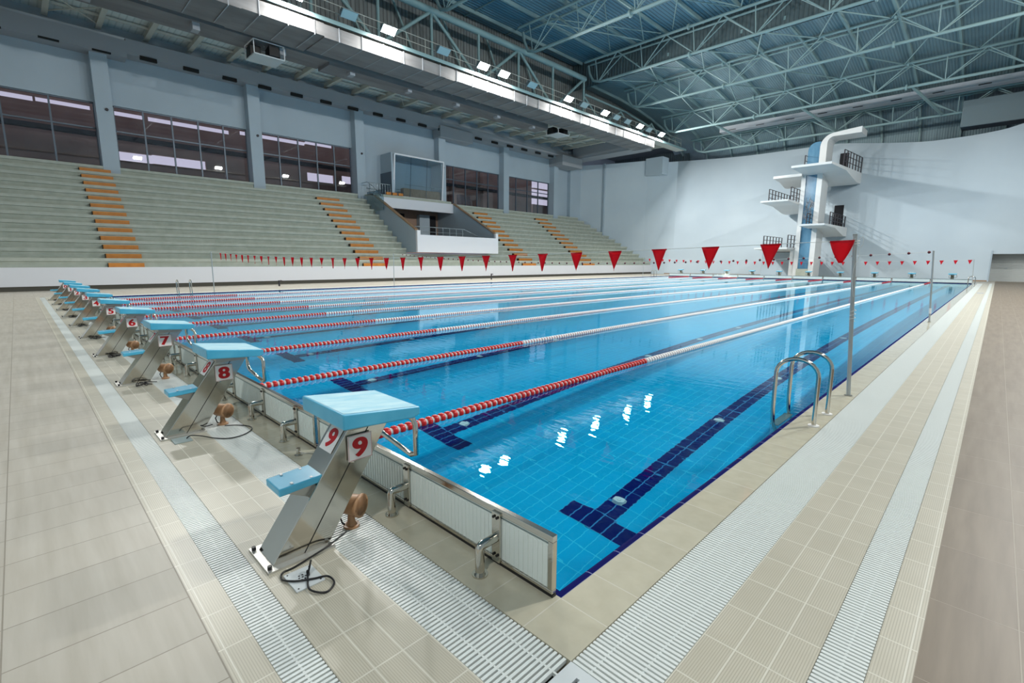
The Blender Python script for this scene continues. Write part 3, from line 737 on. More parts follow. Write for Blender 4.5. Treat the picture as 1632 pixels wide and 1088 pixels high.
# rooms and terrace beyond the windows: brown beams with the evening sky in the gaps
XO = -47.
def outer(y0,y1,bands,m='brown'):
    mb = MB()
    for z0,z1 in bands: mb.box(XO-.3,XO,y0,y1,z0,z1)
    o = mb.build('wall_outer', M[m]); structure(o)
outer(-14,.5,[(0,12.18),(12.54,13.5)]); outer(.5,.62,[(0,13.5)]); outer(.62,3.5,[(0,12.22),(12.54,13.5)]); outer(3.5,4.4,[(0,13.5)])
outer(4.4,6.6,[(0,8.95),(9.62,12.16),(12.5,13.5)]); outer(6.6,6.9,[(0,8.95),(9.62,13.5)]); outer(6.9,10.6,[(0,8.98),(9.68,12.14),(12.5,13.5)]); outer(10.6,12.6,[(0,12.14),(12.5,13.5)]); outer(12.6,13.4,[(0,13.5)])
outer(13.4,19.1,[(0,12.28),(12.64,13.5)]); outer(19.1,21.8,[(0,9.1),(9.9,12.45),(12.8,13.5)]); outer(21.8,22.6,[(0,13.5)]); outer(22.6,24.2,[(0,9.25),(10.0,13.5)])
outer(24.2,51,[(0,13.5)]); outer(51,51.3,[(0,8),(13.2,13.5)]); outer(51.3,55.2,[(0,9.6),(11.7,11.85),(13.2,13.5)]); outer(55.2,56,[(0,13.5)])
MB().box(-43.2,XB-.3,-14,56,13.5,13.8).build('ceiling_outer', M['brown'], kind='structure')
MB().box(XO-.3,XB-.3,-14,56,ZS-.5,ZS-.3).build('floor_outer', M['dark'], kind='structure')
for y in (26,33,36,41,45.5): MB().box(XO+.3,XO+.9,y,y+.6,ZS-.4,13.5).build('column', M['brown'], kind='structure')
MB().box(XO+.5,XO+1.0,-14,56,10.3,10.6).build('beam', M['dark'], kind='structure')
MB().box(XB-.5,XO-.3,-14.3,-14,0,13.8).build('wall_outer_end', M['brown'], kind='structure')
MB().box(XB-.3,XO-.3,56,56.3,0,13.8).build('wall_outer_end', M['brown'], kind='structure')

# commentary cabin
cab = empty('commentary_cabin', (XB,26,ZS), 'glass fronted commentary cabin above the white balcony', 'cabin')
CY0, CY1, CX = 23.3, 28.75, -38.6
MB().box(XB,CX+.2,CY0-.25,CY0,ZS,10.9).build('side_wall', M['wallL'], cab)
MB().box(XB,CX+.1,CY0-.2,CY1+.1,10.85,11.1).build('roof', M['wallL'], cab)
MB().box(XB,CX,CY1,CY1+.15,ZS,10.9).build('side_wall', M['white'], cab)
fr = MB(); z0, z1 = ZS+.02, 10.95; sl = .35
for (a,b) in (((CX,CY0,z0),(CX+sl,CY0,z1)),((CX,CY1,z0),(CX+sl,CY1,z1)),((CX+sl,CY0,z1),(CX+sl,CY1,z1)),((CX,CY0,z0),(CX,CY1,z0))): fr.bar(a,b,.13)
fr.build('frame', M['white'], cab)
MB().quad((CX,CY0,z0),(CX,CY1,z0),(CX+sl,CY1,z1),(CX+sl,CY0,z1)).build('glass', M['cabglass'], cab)
mu = MB()
for q in (.33,.66): mu.bar((CX-.05,CY0+(CY1-CY0)*q,z0),(CX+sl-.05,CY0+(CY1-CY0)*q,z1),.035)
mu.build('mullion', M['frame'], cab)
MB().box(CX-.7,CX-.15,CY0+1.2,CY1-.1,z0,z0+.85).build('desk', M['woodt'], cab)
MB().tube([(CX+.02,CY0+1.2,z0+1.15),(CX+.02,CY1-.1,z0+1.15)], .03, 6).build('desk_rail', M['railing'], cab)
MB().box(XB,CX+.2,CY0-.29,CY0-.25,ZS,ZS+2.1).build('door_leaf', M['frame'], cab)
# rail at the aisle head beside the cabin
rl = empty('stair_railing', (XB+1,22,ZS), 'pale metal railing at the stand top beside the commentary cabin', 'railing')
mb = MB(); pts = [(-39.6,20.70,ZS+.95),(-38.6,20.70,ZS+.95),(-37.4,20.70,ZS+.35),(-36.3,20.70,ZS-.45)]
mb.tube(pts, .03, 6)
mb.tube([(-38.6,20.70,ZS+.95),(-38.6,23.0,ZS+.95)], .03, 6)
for i in range(9): y = 20.9+i*.26; mb.cyl((-38.6,y,ZS-.0),(-38.6,y,ZS+.95),.018,6)
for i in range(8):
    x = -38.6+i*.33; zt = ZS+.95-(.5*(x+38.6) if x < -37.4 else .6+.72*(x+37.4)); mb.cyl((x,20.9,zt-1.2),(x,20.9,zt),.018,6)
mb.build('rail_bars', M['railing'], rl)
MB().box(-38.6,-36.0,20.66,20.70,ZS-1.6,ZS+.1).build('glass_screen', M['cabglass'], rl)
for i in range(3): tag(MB().box(-38.1,-37.95,22.2+i*.62,22.65+i*.62,ZS,ZS+.22).build('orange_block', M['orange']), f'small orange block at the foot of the commentary cabin, {ORD[i]} from the stair railing', 'block')

# ------------------------------------------------------------------ far wall, curved in plan
PLAN = [(-41.5,51.6,14.2),(-40.3,52.5,14.1),(-36.9,54.3,14.1),(-32.53,57.3,14.41),(-30.1,58.65,14.12),(-25.26,60.88,14.17),(-20.96,61.29,14.06),(-15.38,60.84,13.93),(-11.86,59.95,13.69),(-8.47,58.82,13.03),(-6.43,58.14,12.65),(-4.58,57.76,12.4),(-2.86,57.48,12.34),(-1.26,57.21,12.34),(.23,56.98,12.44),(1.35,56.91,12.66),(3,56.8,13.1),(5,56.9,13.7),(12.2,57,14.5)]
def cr(P, t):
    i = min(int(t), len(P)-2); f = t-i; p0 = P[max(i-1,0)]; p1 = P[i]; p2 = P[i+1]; p3 = P[min(i+2,len(P)-1)]
    return tuple(.5*((2*b)+(-a+c)*f+(2*a-5*b+4*c-d)*f*f+(-a+3*b-3*c+d)*f**3) for a,b,c,d in zip(p0,p1,p2,p3))
W = [PLAN[0],PLAN[1],PLAN[2],PLAN[3]]+[cr(PLAN[4:], i*.25) for i in range((len(PLAN)-5)*4+1)]
vs = []; fs = []; top = []
segs = []
for i,(x,y,zt) in enumerate(W): segs.append((x,y,zt))
NX0, NX1, NZ = .77, 5.2, 2.32     # roller door opening
pts = [s for s in segs if not (NX0 < s[0] < NX1)]
ins = [(NX0,56.95,12.55),(NX1,56.95,13.75)]
pts = sorted(pts+ins, key=lambda s: s[0])
mb = MB(); vv = []; ff = []
for (x,y,zt) in pts:
    vv += [(x,y,0),(x,y,NZ),(x,y,zt),(x,y+.35,zt)]
for i in range(len(pts)-1):
    a = i*4; b = a+4; op = pts[i][0] >= NX0-1e-6 and pts[i+1][0] <= NX1+1e-6
    if not op: ff.append((a,b,b+1,a+1))
    ff += [(a+1,b+1,b+2,a+2),(a+2,b+2,b+3,a+3)]
mb.add(vv, ff)
o = mb.build('wall_far', M['wall'], kind='structure')
for p in o.data.polygons: p.use_smooth = abs(p.normal.z) < .5 and p.center.x > -29
MB().box(-32.6,-30.25,57.0,58.6,12.5,14.6).build('wall_far_block', M['wall'], kind='structure')
MB().box(-37.1,-36.85,54.05,54.4,3,14.15).build('wall_far_rib', M['wallL'], kind='structure')
# thin brown line at the foot
mb = MB()
for a, b in zip(pts, pts[1:]):
    if a[0] > -32 and not (a[0] >= NX0-1e-6 and b[0] <= NX1+1e-6): mb.quad((a[0],a[1]-.02,0),(b[0],b[1]-.02,0),(b[0],b[1]-.02,.09),(a[0],a[1]-.02,.09))
mb.build('baseboard_far', mat('brown_baseboard', (150,118,84), .6), kind='structure')
# recess with closed shutter
M['shutter'] = corrugated('shutter_sheet', (200,204,202), 2, .12, .004, .45, (184,188,186))
MB().box(NX0-.1,NX0,56.9,58.6,0,2.6).build('wall_recess', M['wallL'], kind='structure')
MB().box(NX1,NX1+.1,56.9,58.6,0,2.6).build('wall_recess', M['wallL'], kind='structure')
MB().box(NX0-.1,NX1+.1,56.96,58.6,NZ,NZ+.2).build('ceiling_recess', M['wallL'], kind='structure')
MB().box(NX0,NX1,56.8,58.6,-.1,.002).build('floor_recess', M['deckL'], kind='structure')
sh = empty('roller_shutter', ((NX0+NX1)/2,58.4,0), 'grey metal shutter closing the low recess in the far wall', 'shutter')
MB().box(NX0,NX1,58.4,58.5,0,NZ-.01).build('shutter_sheet', M['shutter'], sh)
MB().box(1.7,1.76,58.36,58.4,1.05,1.12).box(1.62,1.84,58.35,58.37,1.08,1.10).build('latch', M['railing'], sh)
# doors on the platform levels
for i,(x,y,z) in enumerate(((-11.3,59.75,5.2),(-11.3,59.78,10.4))):
    d = MB().box(x-.42,x+.42,y-.12,y+.1,z,z+2.25).build(f'door_{i+1}', M['dark'], kind='structure')

# ------------------------------------------------------------------ diving tower
tw = empty('diving_tower', (-12.7,56,0), 'white concrete diving tower with blue mosaic shaft and four platforms', 'diving tower')
TX0, TX1, TY0, TY1 = -13.75, -11.95, 54.6, 57.0
T = M['tower'] = mottled(mat('tower_white', (226,228,228), .5), (220,223,224), (230,232,232), (.4,.4,.4))
MB().box(TX0,TX0+.38,TY0,TY1,0,10.3).build('left_fin', T, tw)
MB().box(TX0+.38,TX1-.45,TY0+.15,TY1-.1,.9,10.3).build('mosaic_shaft', M['towerblue'], tw)
MB().box(TX0+.3,TX1-.45,TY0-.05,TY1,0,.9).build('plinth', M['concrete'], tw)
MB().box(TX1-.45,TX1,TY0,TY1,0,10.3).build('main_fin', T, tw)
# mosaic top with rounded shoulder
c = [(TX0+.30,10.3),(TX1-.45,10.3),(TX1-.45,13.15)]+[(TX0+.30+.75-.75*math.sin(a),12.4+.75*math.cos(a)) for a in [i*PI/12 for i in range(0,7)]]
MB().prism(c, 1, TY0+.2, TY1-.1).build('mosaic_head', M['towerblue'], tw)
# fin that rises above the top platform and bends over
R1, R2 = 1.15, .55
ox, oz = TX1+.45, 13.55-1.15+.2
outer_pts = [(TX1-.45,10.3)]+[(TX1-.45+R1-R1*math.cos(a), 12.6+R1*math.sin(a)) for a in [i*PI/16 for i in range(9)]]+[(-9.15,13.95)]
inner_pts = [(-9.15,13.42)]+[(TX1+.12+R2-R2*math.cos(a), 12.87+R2*math.sin(a)) for a in [i*PI/16 for i in range(8,-1,-1)]]+[(TX1+.12,10.3)]
MB().prism(outer_pts+inner_pts, 1, TY0, TY1).build('curved_canopy', T, tw, smooth=False)
def platform(x0,x1,y0,y1,z,name,thick=.22,deep=.75,flare=0.):
    pf = MB(); ys = y0+(y1-y0)*.45
    pf.prism([(y0,z),(y0,z-thick),(ys,z-thick-.08),(ys+(y1-ys)*.35,z-thick-deep*.55),(ys+(y1-ys)*.7,z-thick-deep*.95),(y1,z-thick-deep),(y1,z)], 0, x0, x1)
    pf.v = [(x+(flare*(y-y0)/(y1-y0) if x > (x0+x1)/2 else 0),y,q) for x,y,q in pf.v]
    return pf.build(name, T, tw)
def railset(parent, segs, z, h=1.05, nb=3, m='rail'):
    for (ax,ay),(bx,by) in segs:
        mb = MB(); L = math.hypot(bx-ax,by-ay); n = max(1,int(L/.9))
        for i in range(n+1):
            x = ax+(bx-ax)*i/n; y = ay+(by-ay)*i/n; mb.bar((x,y,z),(x,y,z+h),.09,.05)
        for j in range(1,nb+1): mb.bar((ax,ay,z+h*j/nb),(bx,by,z+h*j/nb),.045)
        mb.build('railing', M[m], parent)
p10 = platform(-13.6,-10.35,50.4,59.3,10.42,'ten_metre_platform',.2,.85,.75)
railset(p10, [((-10.15,53.8),(-9.7,59.2)),((-13.5,54.2),(-13.5,57))], 10.42, 1.5)
p10b = platform(-16.2,-13.6,54.0,58.5,10.2,'side_wing',.25,.5)
p7 = platform(-16.6,-14.05,52.0,60.6,7.62,'seven_metre_platform',.16,.6)
railset(p7, [((-16.2,53.2),(-16.2,60)),((-14.15,53.0),(-14.15,57.0)),((-16.2,60),(-14.2,60))], 7.62, 1.25)
p5 = platform(-12.7,-10.6,51.2,59.4,5.12,'five_metre_platform',.16,.75,.25)
railset(p5, [((-10.65,53.2),(-10.65,59.5)),((-12.6,53.2),(-12.6,59.5))], 5.12, 1.15)
p3 = platform(-17.0,-13.9,52.5,60.5,3.02,'three_metre_platform',.16,.5)
railset(p3, [((-16.6,54),(-16.6,60)),((-14.2,53.6),(-14.2,58))], 3.02, 1.25)
MB().box(-17.6,-13.9,57.0,60.6,0,2.6).build('base_block', M['wallL'], tw)
MB().box(-14.25,-13.75,54.9,57.2,0,2.95).build('support_pier', T, tw)
gb = MB()
for i in range(40):
    random.seed(i); x = TX0+.5+random.random()*.8; z = 5.6+random.random()*1.8; gb.bar((x,TY0+.10,z),(x+random.uniform(-.2,.2),TY0+.10,z+random.uniform(.3,.7)),.03)
gb.build('scattered_bars', M['ductmatt'], tw)  # short pale bars scattered at random in front of the mosaic shaft

# ------------------------------------------------------------------ roof
RX0, RX1 = -31.0, 9.5
MB().quad((RX0,-16,20.6),(RX1,-16,20.6),(RX1,39.4,20.6),(RX0,39.4,20.6)).build('ceiling_high', M['roof'], kind='structure')
MB().quad((RX0,39.4,20.6),(RX1,39.4,20.6),(RX1,39.4,18.2),(RX0,39.4,18.2)).build('wall_roof_step', M['clad'], kind='structure')
prof = [(39.4,19.05),(42,19.0),(46,18.9),(50,18.6),(53,18.2),(56,17.6),(58.5,17.0),(60.5,16.2),(61.8,15.3),(62.5,14.3),(62.7,13.2),(62.7,11.5)]
o = MB().strip(prof, 0, RX0, RX1).build('ceiling_low', M['roof2'], kind='structure')
def parr(ax, name, m):
    pass
M['beamc'] = M['truss']
# purlins in y direction under both roofs (one beam object each)
for i in range(14):
    x = RX0+1.2+i*3.0
    MB().box(x-.07,x+.07,-14,39.3,20.32,20.58).build('ceiling_beam', M['truss'], kind='structure')
    mb = MB()
    for a,b in zip(prof, prof[1:]): mb.bar((x,a[0]-.02,a[1]-.15),(x,b[0]-.02,b[1]-.15),.15,.26,(0,-.3,1))
    mb.build('ceiling_beam', M['truss'], kind='structure')
for y in (12,16.5,21,25.5,30,34.5): MB().box(RX0,RX1,y-.03,y+.03,20.5,20.6).build('ceiling_beam', M['truss'], kind='structure')
def roof_truss(y, zt, zb, label, xa=-28.6, xb=7.5, bay=4.65, twin=.9, r=.11, arch=0.):
    t = empty('roof_truss', (xa,y,zt), label, 'roof truss', 'tubular roof trusses over the pool')
    L = xb-xa
    def zc(x, z): u = (x-xa)/L; return z+arch*4*u*(1-u)
    def chord(z, dy, rr): return MB().tube([(xa+L*i/24, y+dy, zc(xa+L*i/24, z)) for i in range(25)], rr, 8)
    chord(zt, -twin/2, r).build('top_chord', M['truss'], t); chord(zt, twin/2, r*.8).build('top_chord', M['truss'], t)
    # bottom chord curls up to the edge truss at its end
    bp = [(xa+.1,y,zt-.2),(xa+.25,y,zt-.9),(xa+.7,y,zc(xa,zb)+.25),(xa+1.5,y,zc(xa,zb))]+[(xa+1.5+(L-1.5)*i/20,y,zc(xa+1.5+(L-1.5)*i/20,zb)) for i in range(1,21)]
    MB().tube(bp, r*1.05, 8).build('bottom_chord', M['truss'], t)
    web = MB(); n = int(L/bay)
    for i in range(n):
        x0 = xa+1.2+i*bay; xm = x0+bay/2; x1 = x0+bay
        if x1 > xb: break
        for dy in (-twin/2, twin/2):
            web.cyl((x0,y,zc(x0,zb)),(xm,y+dy,zc(xm,zt)),.045,6).cyl((xm,y+dy,zc(xm,zt)),(x1,y,zc(x1,zb)),.045,6)
        web.cyl((x0,y-twin/2,zc(x0,zt)),(x0,y,zc(x0,zb)),.04,6)
        web.cyl((xm,y-twin/2,zc(xm,zt)),(xm,y+twin/2,zc(xm,zt)),.04,6)
    web.build('web_bracing', M['truss'], t)
    for q in (.28,.62):
        x = xa+L*q; MB().cyl((x-.06,y,zc(x,zb)),(x+.06,y,zc(x,zb)),r*2.2,10).build('bolted_flange', M['truss'], t); MB().cyl((x-.06,y-twin/2,zc(x,zt)),(x+.06,y-twin/2,zc(x,zt)),r*2.1,10).build('bolted_flange', M['truss'], t)
    return t
LB = ['roof truss across the high roof, first seen from the numbered blocks','roof truss across the high roof, second from the numbered blocks','roof truss across the blue high roof with both chords in view','roof truss hanging right before the dark step in the roof','roof truss just behind the dark step in the roof','roof truss midway under the curved low roof','lowest roof truss close above the far wall']
roof_truss(12.2,20.1,18.2,LB[0]); roof_truss(20.8,20.1,18.2,LB[1]); roof_truss(29.6,20.1,18.1,LB[2]); roof_truss(38.6,19.95,18.05,LB[3])
roof_truss(44.6,18.75,17.0,LB[4],xa=-28); roof_truss(52.5,17.75,16.0,LB[5],xa=-28); roof_truss(59.0,16.25,14.75,LB[6],xa=-27.4)
# horizontal lacing between the low trusses
lc = MB()
def lace(y0,z0,y1,z1,st=4.5):
    x = -26.5; s = 0
    while x < 6:
        lc.cyl((x,y0 if s == 0 else y1,z0 if s == 0 else z1),(x+st/2,y1 if s == 0 else y0,z1 if s == 0 else z0),.05,6); x += st/2; s ^= 1
lace(44.6,17.0,52.1,17.75); lace(38.6,18.05,44.2,18.7)
tag(lc.build('roof_bracing', M['truss']), 'zigzag steel bracing between the trusses under the low curved roof', 'roof bracing')
lc = MB(); lace(30.0,20.2,38.2,20.1,8.); lace(21,20.2,29.2,20.2,8.)
for x in (-26,-20,-14,-8,-2): 
    lc.cyl((x,30,20.3),(x+5,38.4,20.3),.04,6); lc.cyl((x+5,30,20.3),(x,38.4,20.3),.04,6)
tag(lc.build('roof_bracing', M['truss']), 'crossed steel rods under the blue high roof', 'roof bracing')
for i,x in enumerate((-22,-13.8,-5.6,2.6)): tag(MB().cyl((x,52.6,16.0),(x+1.6,58.8,14.8),.12,8).build('roof_strut', M['truss']), f'thick raking steel strut down to the lowest roof truss, {ORD[i]} from the catwalk', 'roof strut')
# long pale duct behind the low trusses
du = empty('roof_duct', (-6,57,16.5), 'pale rectangular air duct under the low roof above the diving tower', 'air duct')
MB().box(-23,9,56.2,57.2,16.0,16.55).build('duct_body', M['ductmatt'], du)
for i in range(11): MB().box(-22+i*2.9,-21.2+i*2.9,56.17,56.2,16.05,16.12).build('air_slot', M['steeld'], du)
tag(MB().box(-2.6,6,58.2,60.0,13.3,15.5).build('service_box', mat('grey_duct_box', (104,120,126), .6), bevel=.05), 'large grey boxed duct above the far wall beyond the lowest truss', 'air duct')

# ------------------------------------------------------------------ edge truss, catwalk, ducts on the stand side
EX = -29.0
et = empty('edge_truss', (EX,20,18), 'heavy tubular truss running along the edge of the high roof', 'edge truss')
MB().tube([(EX,-14,18.75),(EX,38.8,18.75)], .24, 14).build('top_chord', M['trussb'], et)
MB().tube([(EX,-14,15.25),(EX,57,15.25)], .16, 10).build('bottom_chord', M['trussb'], et)
wb = MB(); vb = MB(); y = -9.8
nodes = [-5.8,3.4,12.2,20.8,29.6,38.6]
for a in nodes:
    wb.cyl((EX,a,18.7),(EX,a-4.3,15.3),.12,8)
    if a < 38: wb.cyl((EX,a,18.7),(EX,a+4.4,15.3),.12,8)
    for q in ((a,a+4.4) if a < 38 else (a,)): MB().cyl((EX,q,18.7),(EX,q,15.3),.11,8).build('upright', M['trussb'], et)
wb.build('diagonal', M['trussb'], et)
wb2 = MB()
for a in (38.6,45.0,51.5): wb2.cyl((EX,a,17.2),(EX,a+3.2,15.3),.1,8).cyl((EX,a+3.2,15.3),(EX,a+6.4,17.0),.1,8)
wb2.tube([(EX,38.8,17.4),(EX,46,17.3),(EX,57,16.2)], .11, 8).build('end_bracing', M['trussb'], et)
# second inner plane of the edge truss
for a in nodes[:-1]: MB().cyl((EX-1.6,a+2.2,19.6),(EX-.1,a,18.7),.09,6).cyl((EX-1.6,a+2.2,19.6),(EX-1.8,a+4.4,16),.09,6).cyl((EX-1.6,a-2.2,19.6),(EX-1.8,a-.1,16),.09,6).build('rear_bracing', M['trussb'], et)
# side cladding behind the edge truss
MB().box(RX0-.15,RX0,-16,62.7,15.9,20.6).build('wall_clerestory', M['clerest'], kind='structure')
cw = empty('catwalk', (-28,20,15), 'maintenance catwalk with thin rails carrying the row of floodlights', 'catwalk')
MB().box(-28.8,-27.50,-14,57.5,14.98,15.1).build('deck', M['beam'], cw)
MB().box(-27.50,-27.46,-14,57.5,14.88,15.1).build('edge_beam', M['trussb'], cw)
rr = MB()
for z in (15.75,16.2): rr.tube([(-27.95,-14,z),(-27.95,57,z)], .022, 6)
for i in range(48): rr.cyl((-27.95,-13.5+1.5*i,15.1),(-27.95,-13.5+1.5*i,16.2),.022,6)
rr.build('rail', M['beam'], cw)
d1 = empty('main_duct', (-28.6,20,14.5), 'large galvanised air duct slung under the catwalk', 'air duct')
sections = [(-14,7.9,14.05,14.75,-30.2),(7.9,12.2,14.08,14.75,-30.4),(12.2,20.8,14.02,14.72,-30.0),(20.8,21.6,14.0,14.75,-30.3),(21.6,49.8,14.05,14.72,-29.9)]
for y0,y1,za,zb_,xb in sections:
    MB().box(xb,-27.48,y0,y1,za,zb_).build('duct_section', M['duct'], d1)
fl = MB(); y = -13
while y < 49.5:
    MB().box(-27.50,-27.46,y-.02,y+.02,14.0,14.76).box(-30.0,-27.50,y-.02,y+.02,14.0,14.03).build('duct_flange', M['ductmatt'], d1); y += 1.45
d1b = empty('second_duct', (-31,24,14), 'second wider galvanised duct running beside the catwalk duct', 'air duct')
MB().box(-32.4,-30.75,14,35.5,13.9,14.9).build('duct_section', M['duct'], d1b); MB().box(-32.6,-30.75,-11.9,14,14.1,15.0).build('duct_section', M['duct'], d1b)
for y in (2,6.5,11,15.5,20,24.5,29,33.5): MB().box(-31.4,-30.9,y,y+.35,13.72,13.9 if y > 13 else 14.1).build('damper_box', M['ductmatt'], d1b)
# gallery ceiling
MB().quad((XB-.3,-14,15.95),(-29.3,-14,15.95),(-29.3,58,15.95),(XB-.3,58,15.95)).build('ceiling_gallery', M['gceil'], kind='structure')
for i in range(29):
    y = -10.8+2.4*i
    MB().box(XB+.3,-29.2,y-.07,y+.07,15.55,15.9).box(XB+.3,-29.2,y-.14,y+.14,15.52,15.56).build('ceiling_beam', M['beam'], kind='structure')
for x in (-38.4,-36.4,-34.4,-32.4):
    MB().box(x-.05,x+.05,-14,58,15.72,15.86).build('ceiling_beam', M['beam'], kind='structure')
for i,y in enumerate((1.2,22.8,44.4)):
    lc = MB()
    for x in (-39.4,-36.4,-33.4): lc.cyl((x,y,15.6),(x+3,y+2.4,15.6),.035,6).cyl((x+3,y,15.6),(x,y+2.4,15.6),.035,6)
    tag(lc.build('ceiling_bracing', M['beam']), 'thin crossed rods under the ceiling above the '+('block end of the spectator stand','balcony in the spectator stand','far end of the spectator stand')[i], 'roof bracing')
# duct along the stand wall
d2 = empty('wall_duct', (XB+.8,20,14.6), 'long rectangular duct along the top of the stand wall', 'air duct')
for y0,y1,za,zb_,xo in ((-12,4.8,14.0,15.0,1.15),(4.8,12.6,14.25,15.15,1.1),(12.6,29.5,14.3,15.25,1.05),(29.5,50.2,14.1,15.0,1.05)):
    MB().box(XB+.02,XB+xo,y0,y1,za,zb_).build('duct_section', M['ductmatt'], d2)
MB().box(XB+.02,XB+1.3,29.0,33.2,13.5,14.6).build('drop_section', M['ductmatt'], d2, bevel=.05)
MB().box(XB+.02,XB+2.2,46.8,50.8,13.2,14.4).build('end_section', M['ductmatt'], d2, bevel=.05)
for i in range(25):
    y = -11+2.35*i; MB().box(XB+1.0,XB+1.17,y,y+.9,13.99 if y < 4.8 else 14.1,14.07 if y < 4.8 else 14.32).build('air_slot', M['steeld'], d2)
# ceiling infill duct at the far end
MB().box(XB+1,-29.4,50.3,52.5,14.4,15.9).build('ceiling_far_duct', M['ductmatt'], kind='structure')
MB().box(XB-.3,XB,52.6,62,0,16.2).build('wall_left_end', M['wallL'], kind='structure')
MB().box(XB-.3,-29,61.5,61.8,10,16).build('wall_gallery_end', M['clad'], kind='structure')
MB().quad((XB-.3,58,15.95),(RX0,58,15.95),(RX0,61.8,15.95),(XB-.3,61.8,15.95)).build('ceiling_gallery_end', M['clad'], kind='structure')

# hanging loudspeaker cages
def cage(loc, label, rod):
    r = empty('loudspeaker_cage', loc, label, 'loudspeaker cage', 'hanging loudspeaker cages')
    B = lambda mb, nm, m, **k: mb.build(nm, M[m], r, w=False, **k)
    B(MB().box(-.75,.75,-.85,.85,-.06,0), 'tray', 'plate')
    f = MB()
    for x in (-.75,.75):
        for y in (-.85,.85): f.bar((x,y,0),(x,y,.72),.045)
    for z in (.72,): f.bar((-.75,-.85,z),(.75,-.85,z),.045).bar((-.75,.85,z),(.75,.85,z),.045).bar((-.75,-.85,z),(-.75,.85,z),.045).bar((.75,-.85,z),(.75,.85,z),.045)
    B(f, 'frame', 'whitep')
    B(MB().prism([(-.72,-.80),(.1,-.84),(.1,-.25),(-.5,-.1),(-.85,-.4)], 2, .06, .62), 'loudspeaker', 'black', bevel=.02)
    B(MB().prism([(-.2,.1),(.72,.0),(.78,.55),(.2,.82),(-.3,.6)], 2, .06, .62), 'loudspeaker', 'black', bevel=.02)
    B(MB().cyl((0,0,.70),(0,0,rod),.03,8), 'hanger_rod', 'beam')
    return r
cage((-31.4,10.3,13.35), 'white hanging cage with black loudspeakers above the stand, the closer of two', .74)
cage((-31.0,37.3,13.75), 'white hanging cage with black loudspeakers above the stand, the smaller distant one', 1.9)

# ------------------------------------------------------------------ floodlights
def make_flood(lit):
    r = empty('floodlight', (0,0,0), '', 'floodlight', ('lit' if lit else 'unlit')+' floodlights on the catwalk')
    B = lambda mb, nm, m: mb.build(nm, M[m], r, w=False)
    a = math.radians(38)     # tilt towards the pool (+x, down)
    rot = Matrix.Rotation(-a, 4, 'Y')
    def tr(mb): mb.v = [tuple(rot @ V(v)) for v in mb.v]; return mb
    B(tr(MB().prism([(-.26,-.02),(.26,-.02),(.16,.22),(-.16,.22)], 1, -.48, .48)), 'housing', 'floodbody')
    B(tr(MB().box(-.24,.24,-.455,.455,-.032,-.021)), 'lens', 'lens' if lit else 'lensoff')
    b = MB(); b.tube([(0,-.50,0),(-.44,-.50,-.12),(-.44,-.50,-.40),(-.44,.50,-.40),(-.44,.50,-.12),(0,.50,0)], .018, 6); B(b, 'bracket', 'floodbody')
    return r
LITY = [-4.0,3.0,10.5,16.2,24.0,26.1,34.0,39.6,46.0,50.6]
LP = [.2,.85,.9,.9,1.,1.,1.1,1.1,1.,.8]
RP = [.55,1.0,1.3,1.2,.7]
OFFY = [13.6,20.4,29.3,36.3,41.6,43.6,47.9]
POWER = 1300.
lamps = []
def lampset(xx, ys, side, first, name):
    f0 = None
    for i,y in enumerate(ys):
        z = 15.518
        lab = f'glaring lit floodlight on the {name}, {ORD[i]} lit one from the camera end'
        if first[0] is None: first[0] = make_flood(True); f = first[0]; f.location = (xx,y,z); f['label'] = lab
        else: f = dup(first[0], (xx,y,z), lab)
        f.rotation_euler = (0,0,0 if side > 0 else PI)
        if side < 0: f['group'] = 'lit floodlights on the side deck catwalk'
        L = bpy.data.lights.new('floodlight_lamp','AREA'); L.shape = 'RECTANGLE'; L.size = .46; L.size_y = .88; L.energy = POWER*(LP[i] if side > 0 else RP[i]*RIGHTF)
        L.color = (1.,.995,.955); L.cycles.is_caustics_light = True
        o = bpy.data.objects.new('floodlight_lamp', L); COL.objects.link(o)
        a = math.radians(38); o.location = (xx+side*.03*math.sin(a), y, z-.045); o.rotation_euler = (0,-a*side,0)
        lamps.append(o)
RIGHTF = 1.3
ff = [None]
lampset(-27.12, LITY, 1, ff, 'catwalk')
f0 = None
for i,y in enumerate(OFFY):
    lab = f'unlit blue grey floodlight on the catwalk, {ORD[i]} dark one from the camera end'
    if f0 is None: f0 = make_flood(False); f0.location = (-27.12,y,15.518); f0['label'] = lab
    else: dup(f0, (-27.12,y,15.518), lab)
# opposite catwalk on the side deck (outside the picture, lights the tower and the stand)
lampset(4.9, [-9,12,22,32,42], -1, ff, 'side deck catwalk')
cw2 = empty('catwalk', (5.6,20,15), 'maintenance catwalk above the side deck outside the picture', 'catwalk')
MB().box(5.1,6.6,-14,57.0,14.98,15.1).build('deck', M['beam'], cw2)

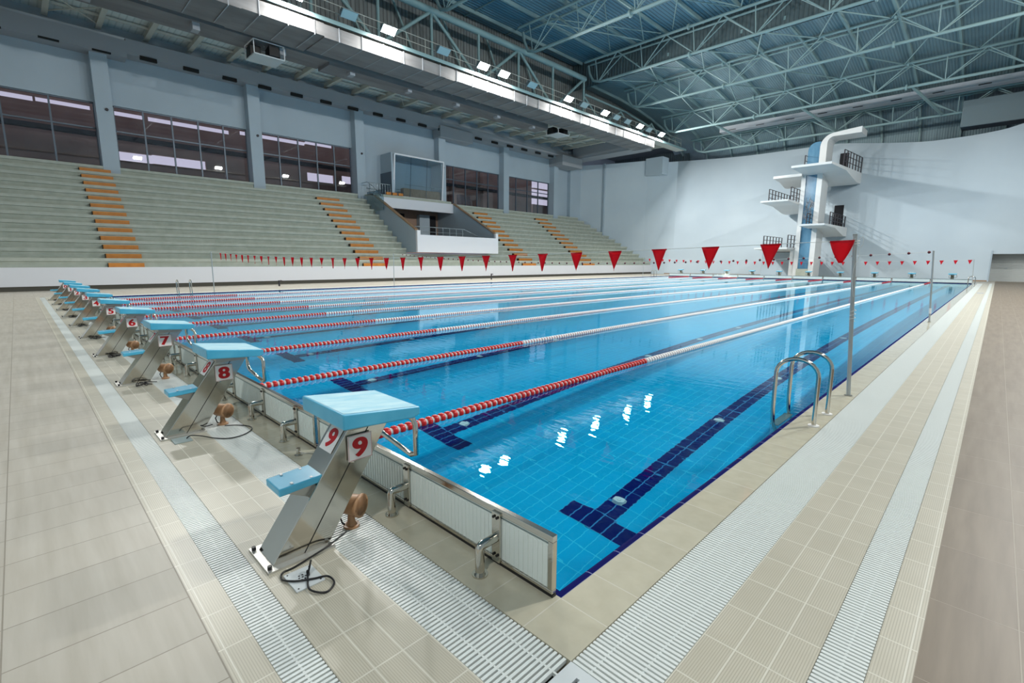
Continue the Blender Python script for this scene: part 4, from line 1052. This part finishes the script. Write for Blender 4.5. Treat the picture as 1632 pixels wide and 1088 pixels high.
# ------------------------------------------------------------------ closing walls (behind and beside the camera)
MB().box(12,12.3,-16,62.7,0,20.6).build('wall_right', M['wall'], kind='structure')
MB().box(RX1,12,-16,62.7,20.6,20.8).build('ceiling_side', M['roof'], kind='structure')
MB().box(RX1-.1,RX1,39.4,62.7,13,20.6).build('wall_side_upper', M['clad'], kind='structure')
MB().box(-47.5,12.3,-16.3,-16,0,20.8).build('wall_back', M['wall'], kind='structure')
MB().box(XB-.3,RX0,-16,-14,15.9,16.2).build('ceiling_back', M['gceil'], kind='structure')
MB().box(XB-.3,-31.5,-16,-12,0,16).build('wall_back_corner', M['wallL'], kind='structure')
MB().box(RX0,12.3,62.7,63.0,0,21).build('wall_outer_far', M['clad'], kind='structure')

# ------------------------------------------------------------------ world: dusk sky seen through the gaps
W_ = bpy.data.worlds.new('dusk'); S.world = W_; W_.use_nodes = True
bg = W_.node_tree.nodes['Background']; bg.inputs[0].default_value = (*lin((226,216,234)), 1); bg.inputs[1].default_value = 1.0

# ------------------------------------------------------------------ camera
cd = bpy.data.cameras.new('camera'); co = bpy.data.objects.new('camera', cd); COL.objects.link(co); S.camera = co
cd.sensor_width = 36; cd.sensor_fit = 'HORIZONTAL'; cd.lens = 773.43/1632*36; cd.clip_start = .05; cd.clip_end = 400
co.location = (1.2384,-1.5795,1.5136)
yaw, pt, rl = .7799,-.1635,.0046
cy, sy, cp, sp = math.cos(yaw), math.sin(yaw), math.cos(pt), math.sin(pt)
F = V((-sy*cp,cy*cp,sp)); R = V((cy,sy,0)); U = R.cross(F); cr_, sr_ = math.cos(rl), math.sin(rl)
co.rotation_euler = Matrix((cr_*R+sr_*U, -sr_*R+cr_*U, -F)).transposed().to_euler()

S.view_settings.view_transform = 'Standard'; S.view_settings.look = 'None'; S.view_settings.gamma = 1
S.view_settings.exposure = 0.0; S.view_settings.use_curve_mapping = False
S.cycles.max_bounces = 8; S.cycles.diffuse_bounces = 3; S.cycles.transmission_bounces = 6; S.cycles.glossy_bounces = 4
S.cycles.transparent_max_bounces = 8; S.cycles.sample_clamp_indirect = 4.0; S.cycles.use_denoising = True
S.cycles.use_light_tree = True
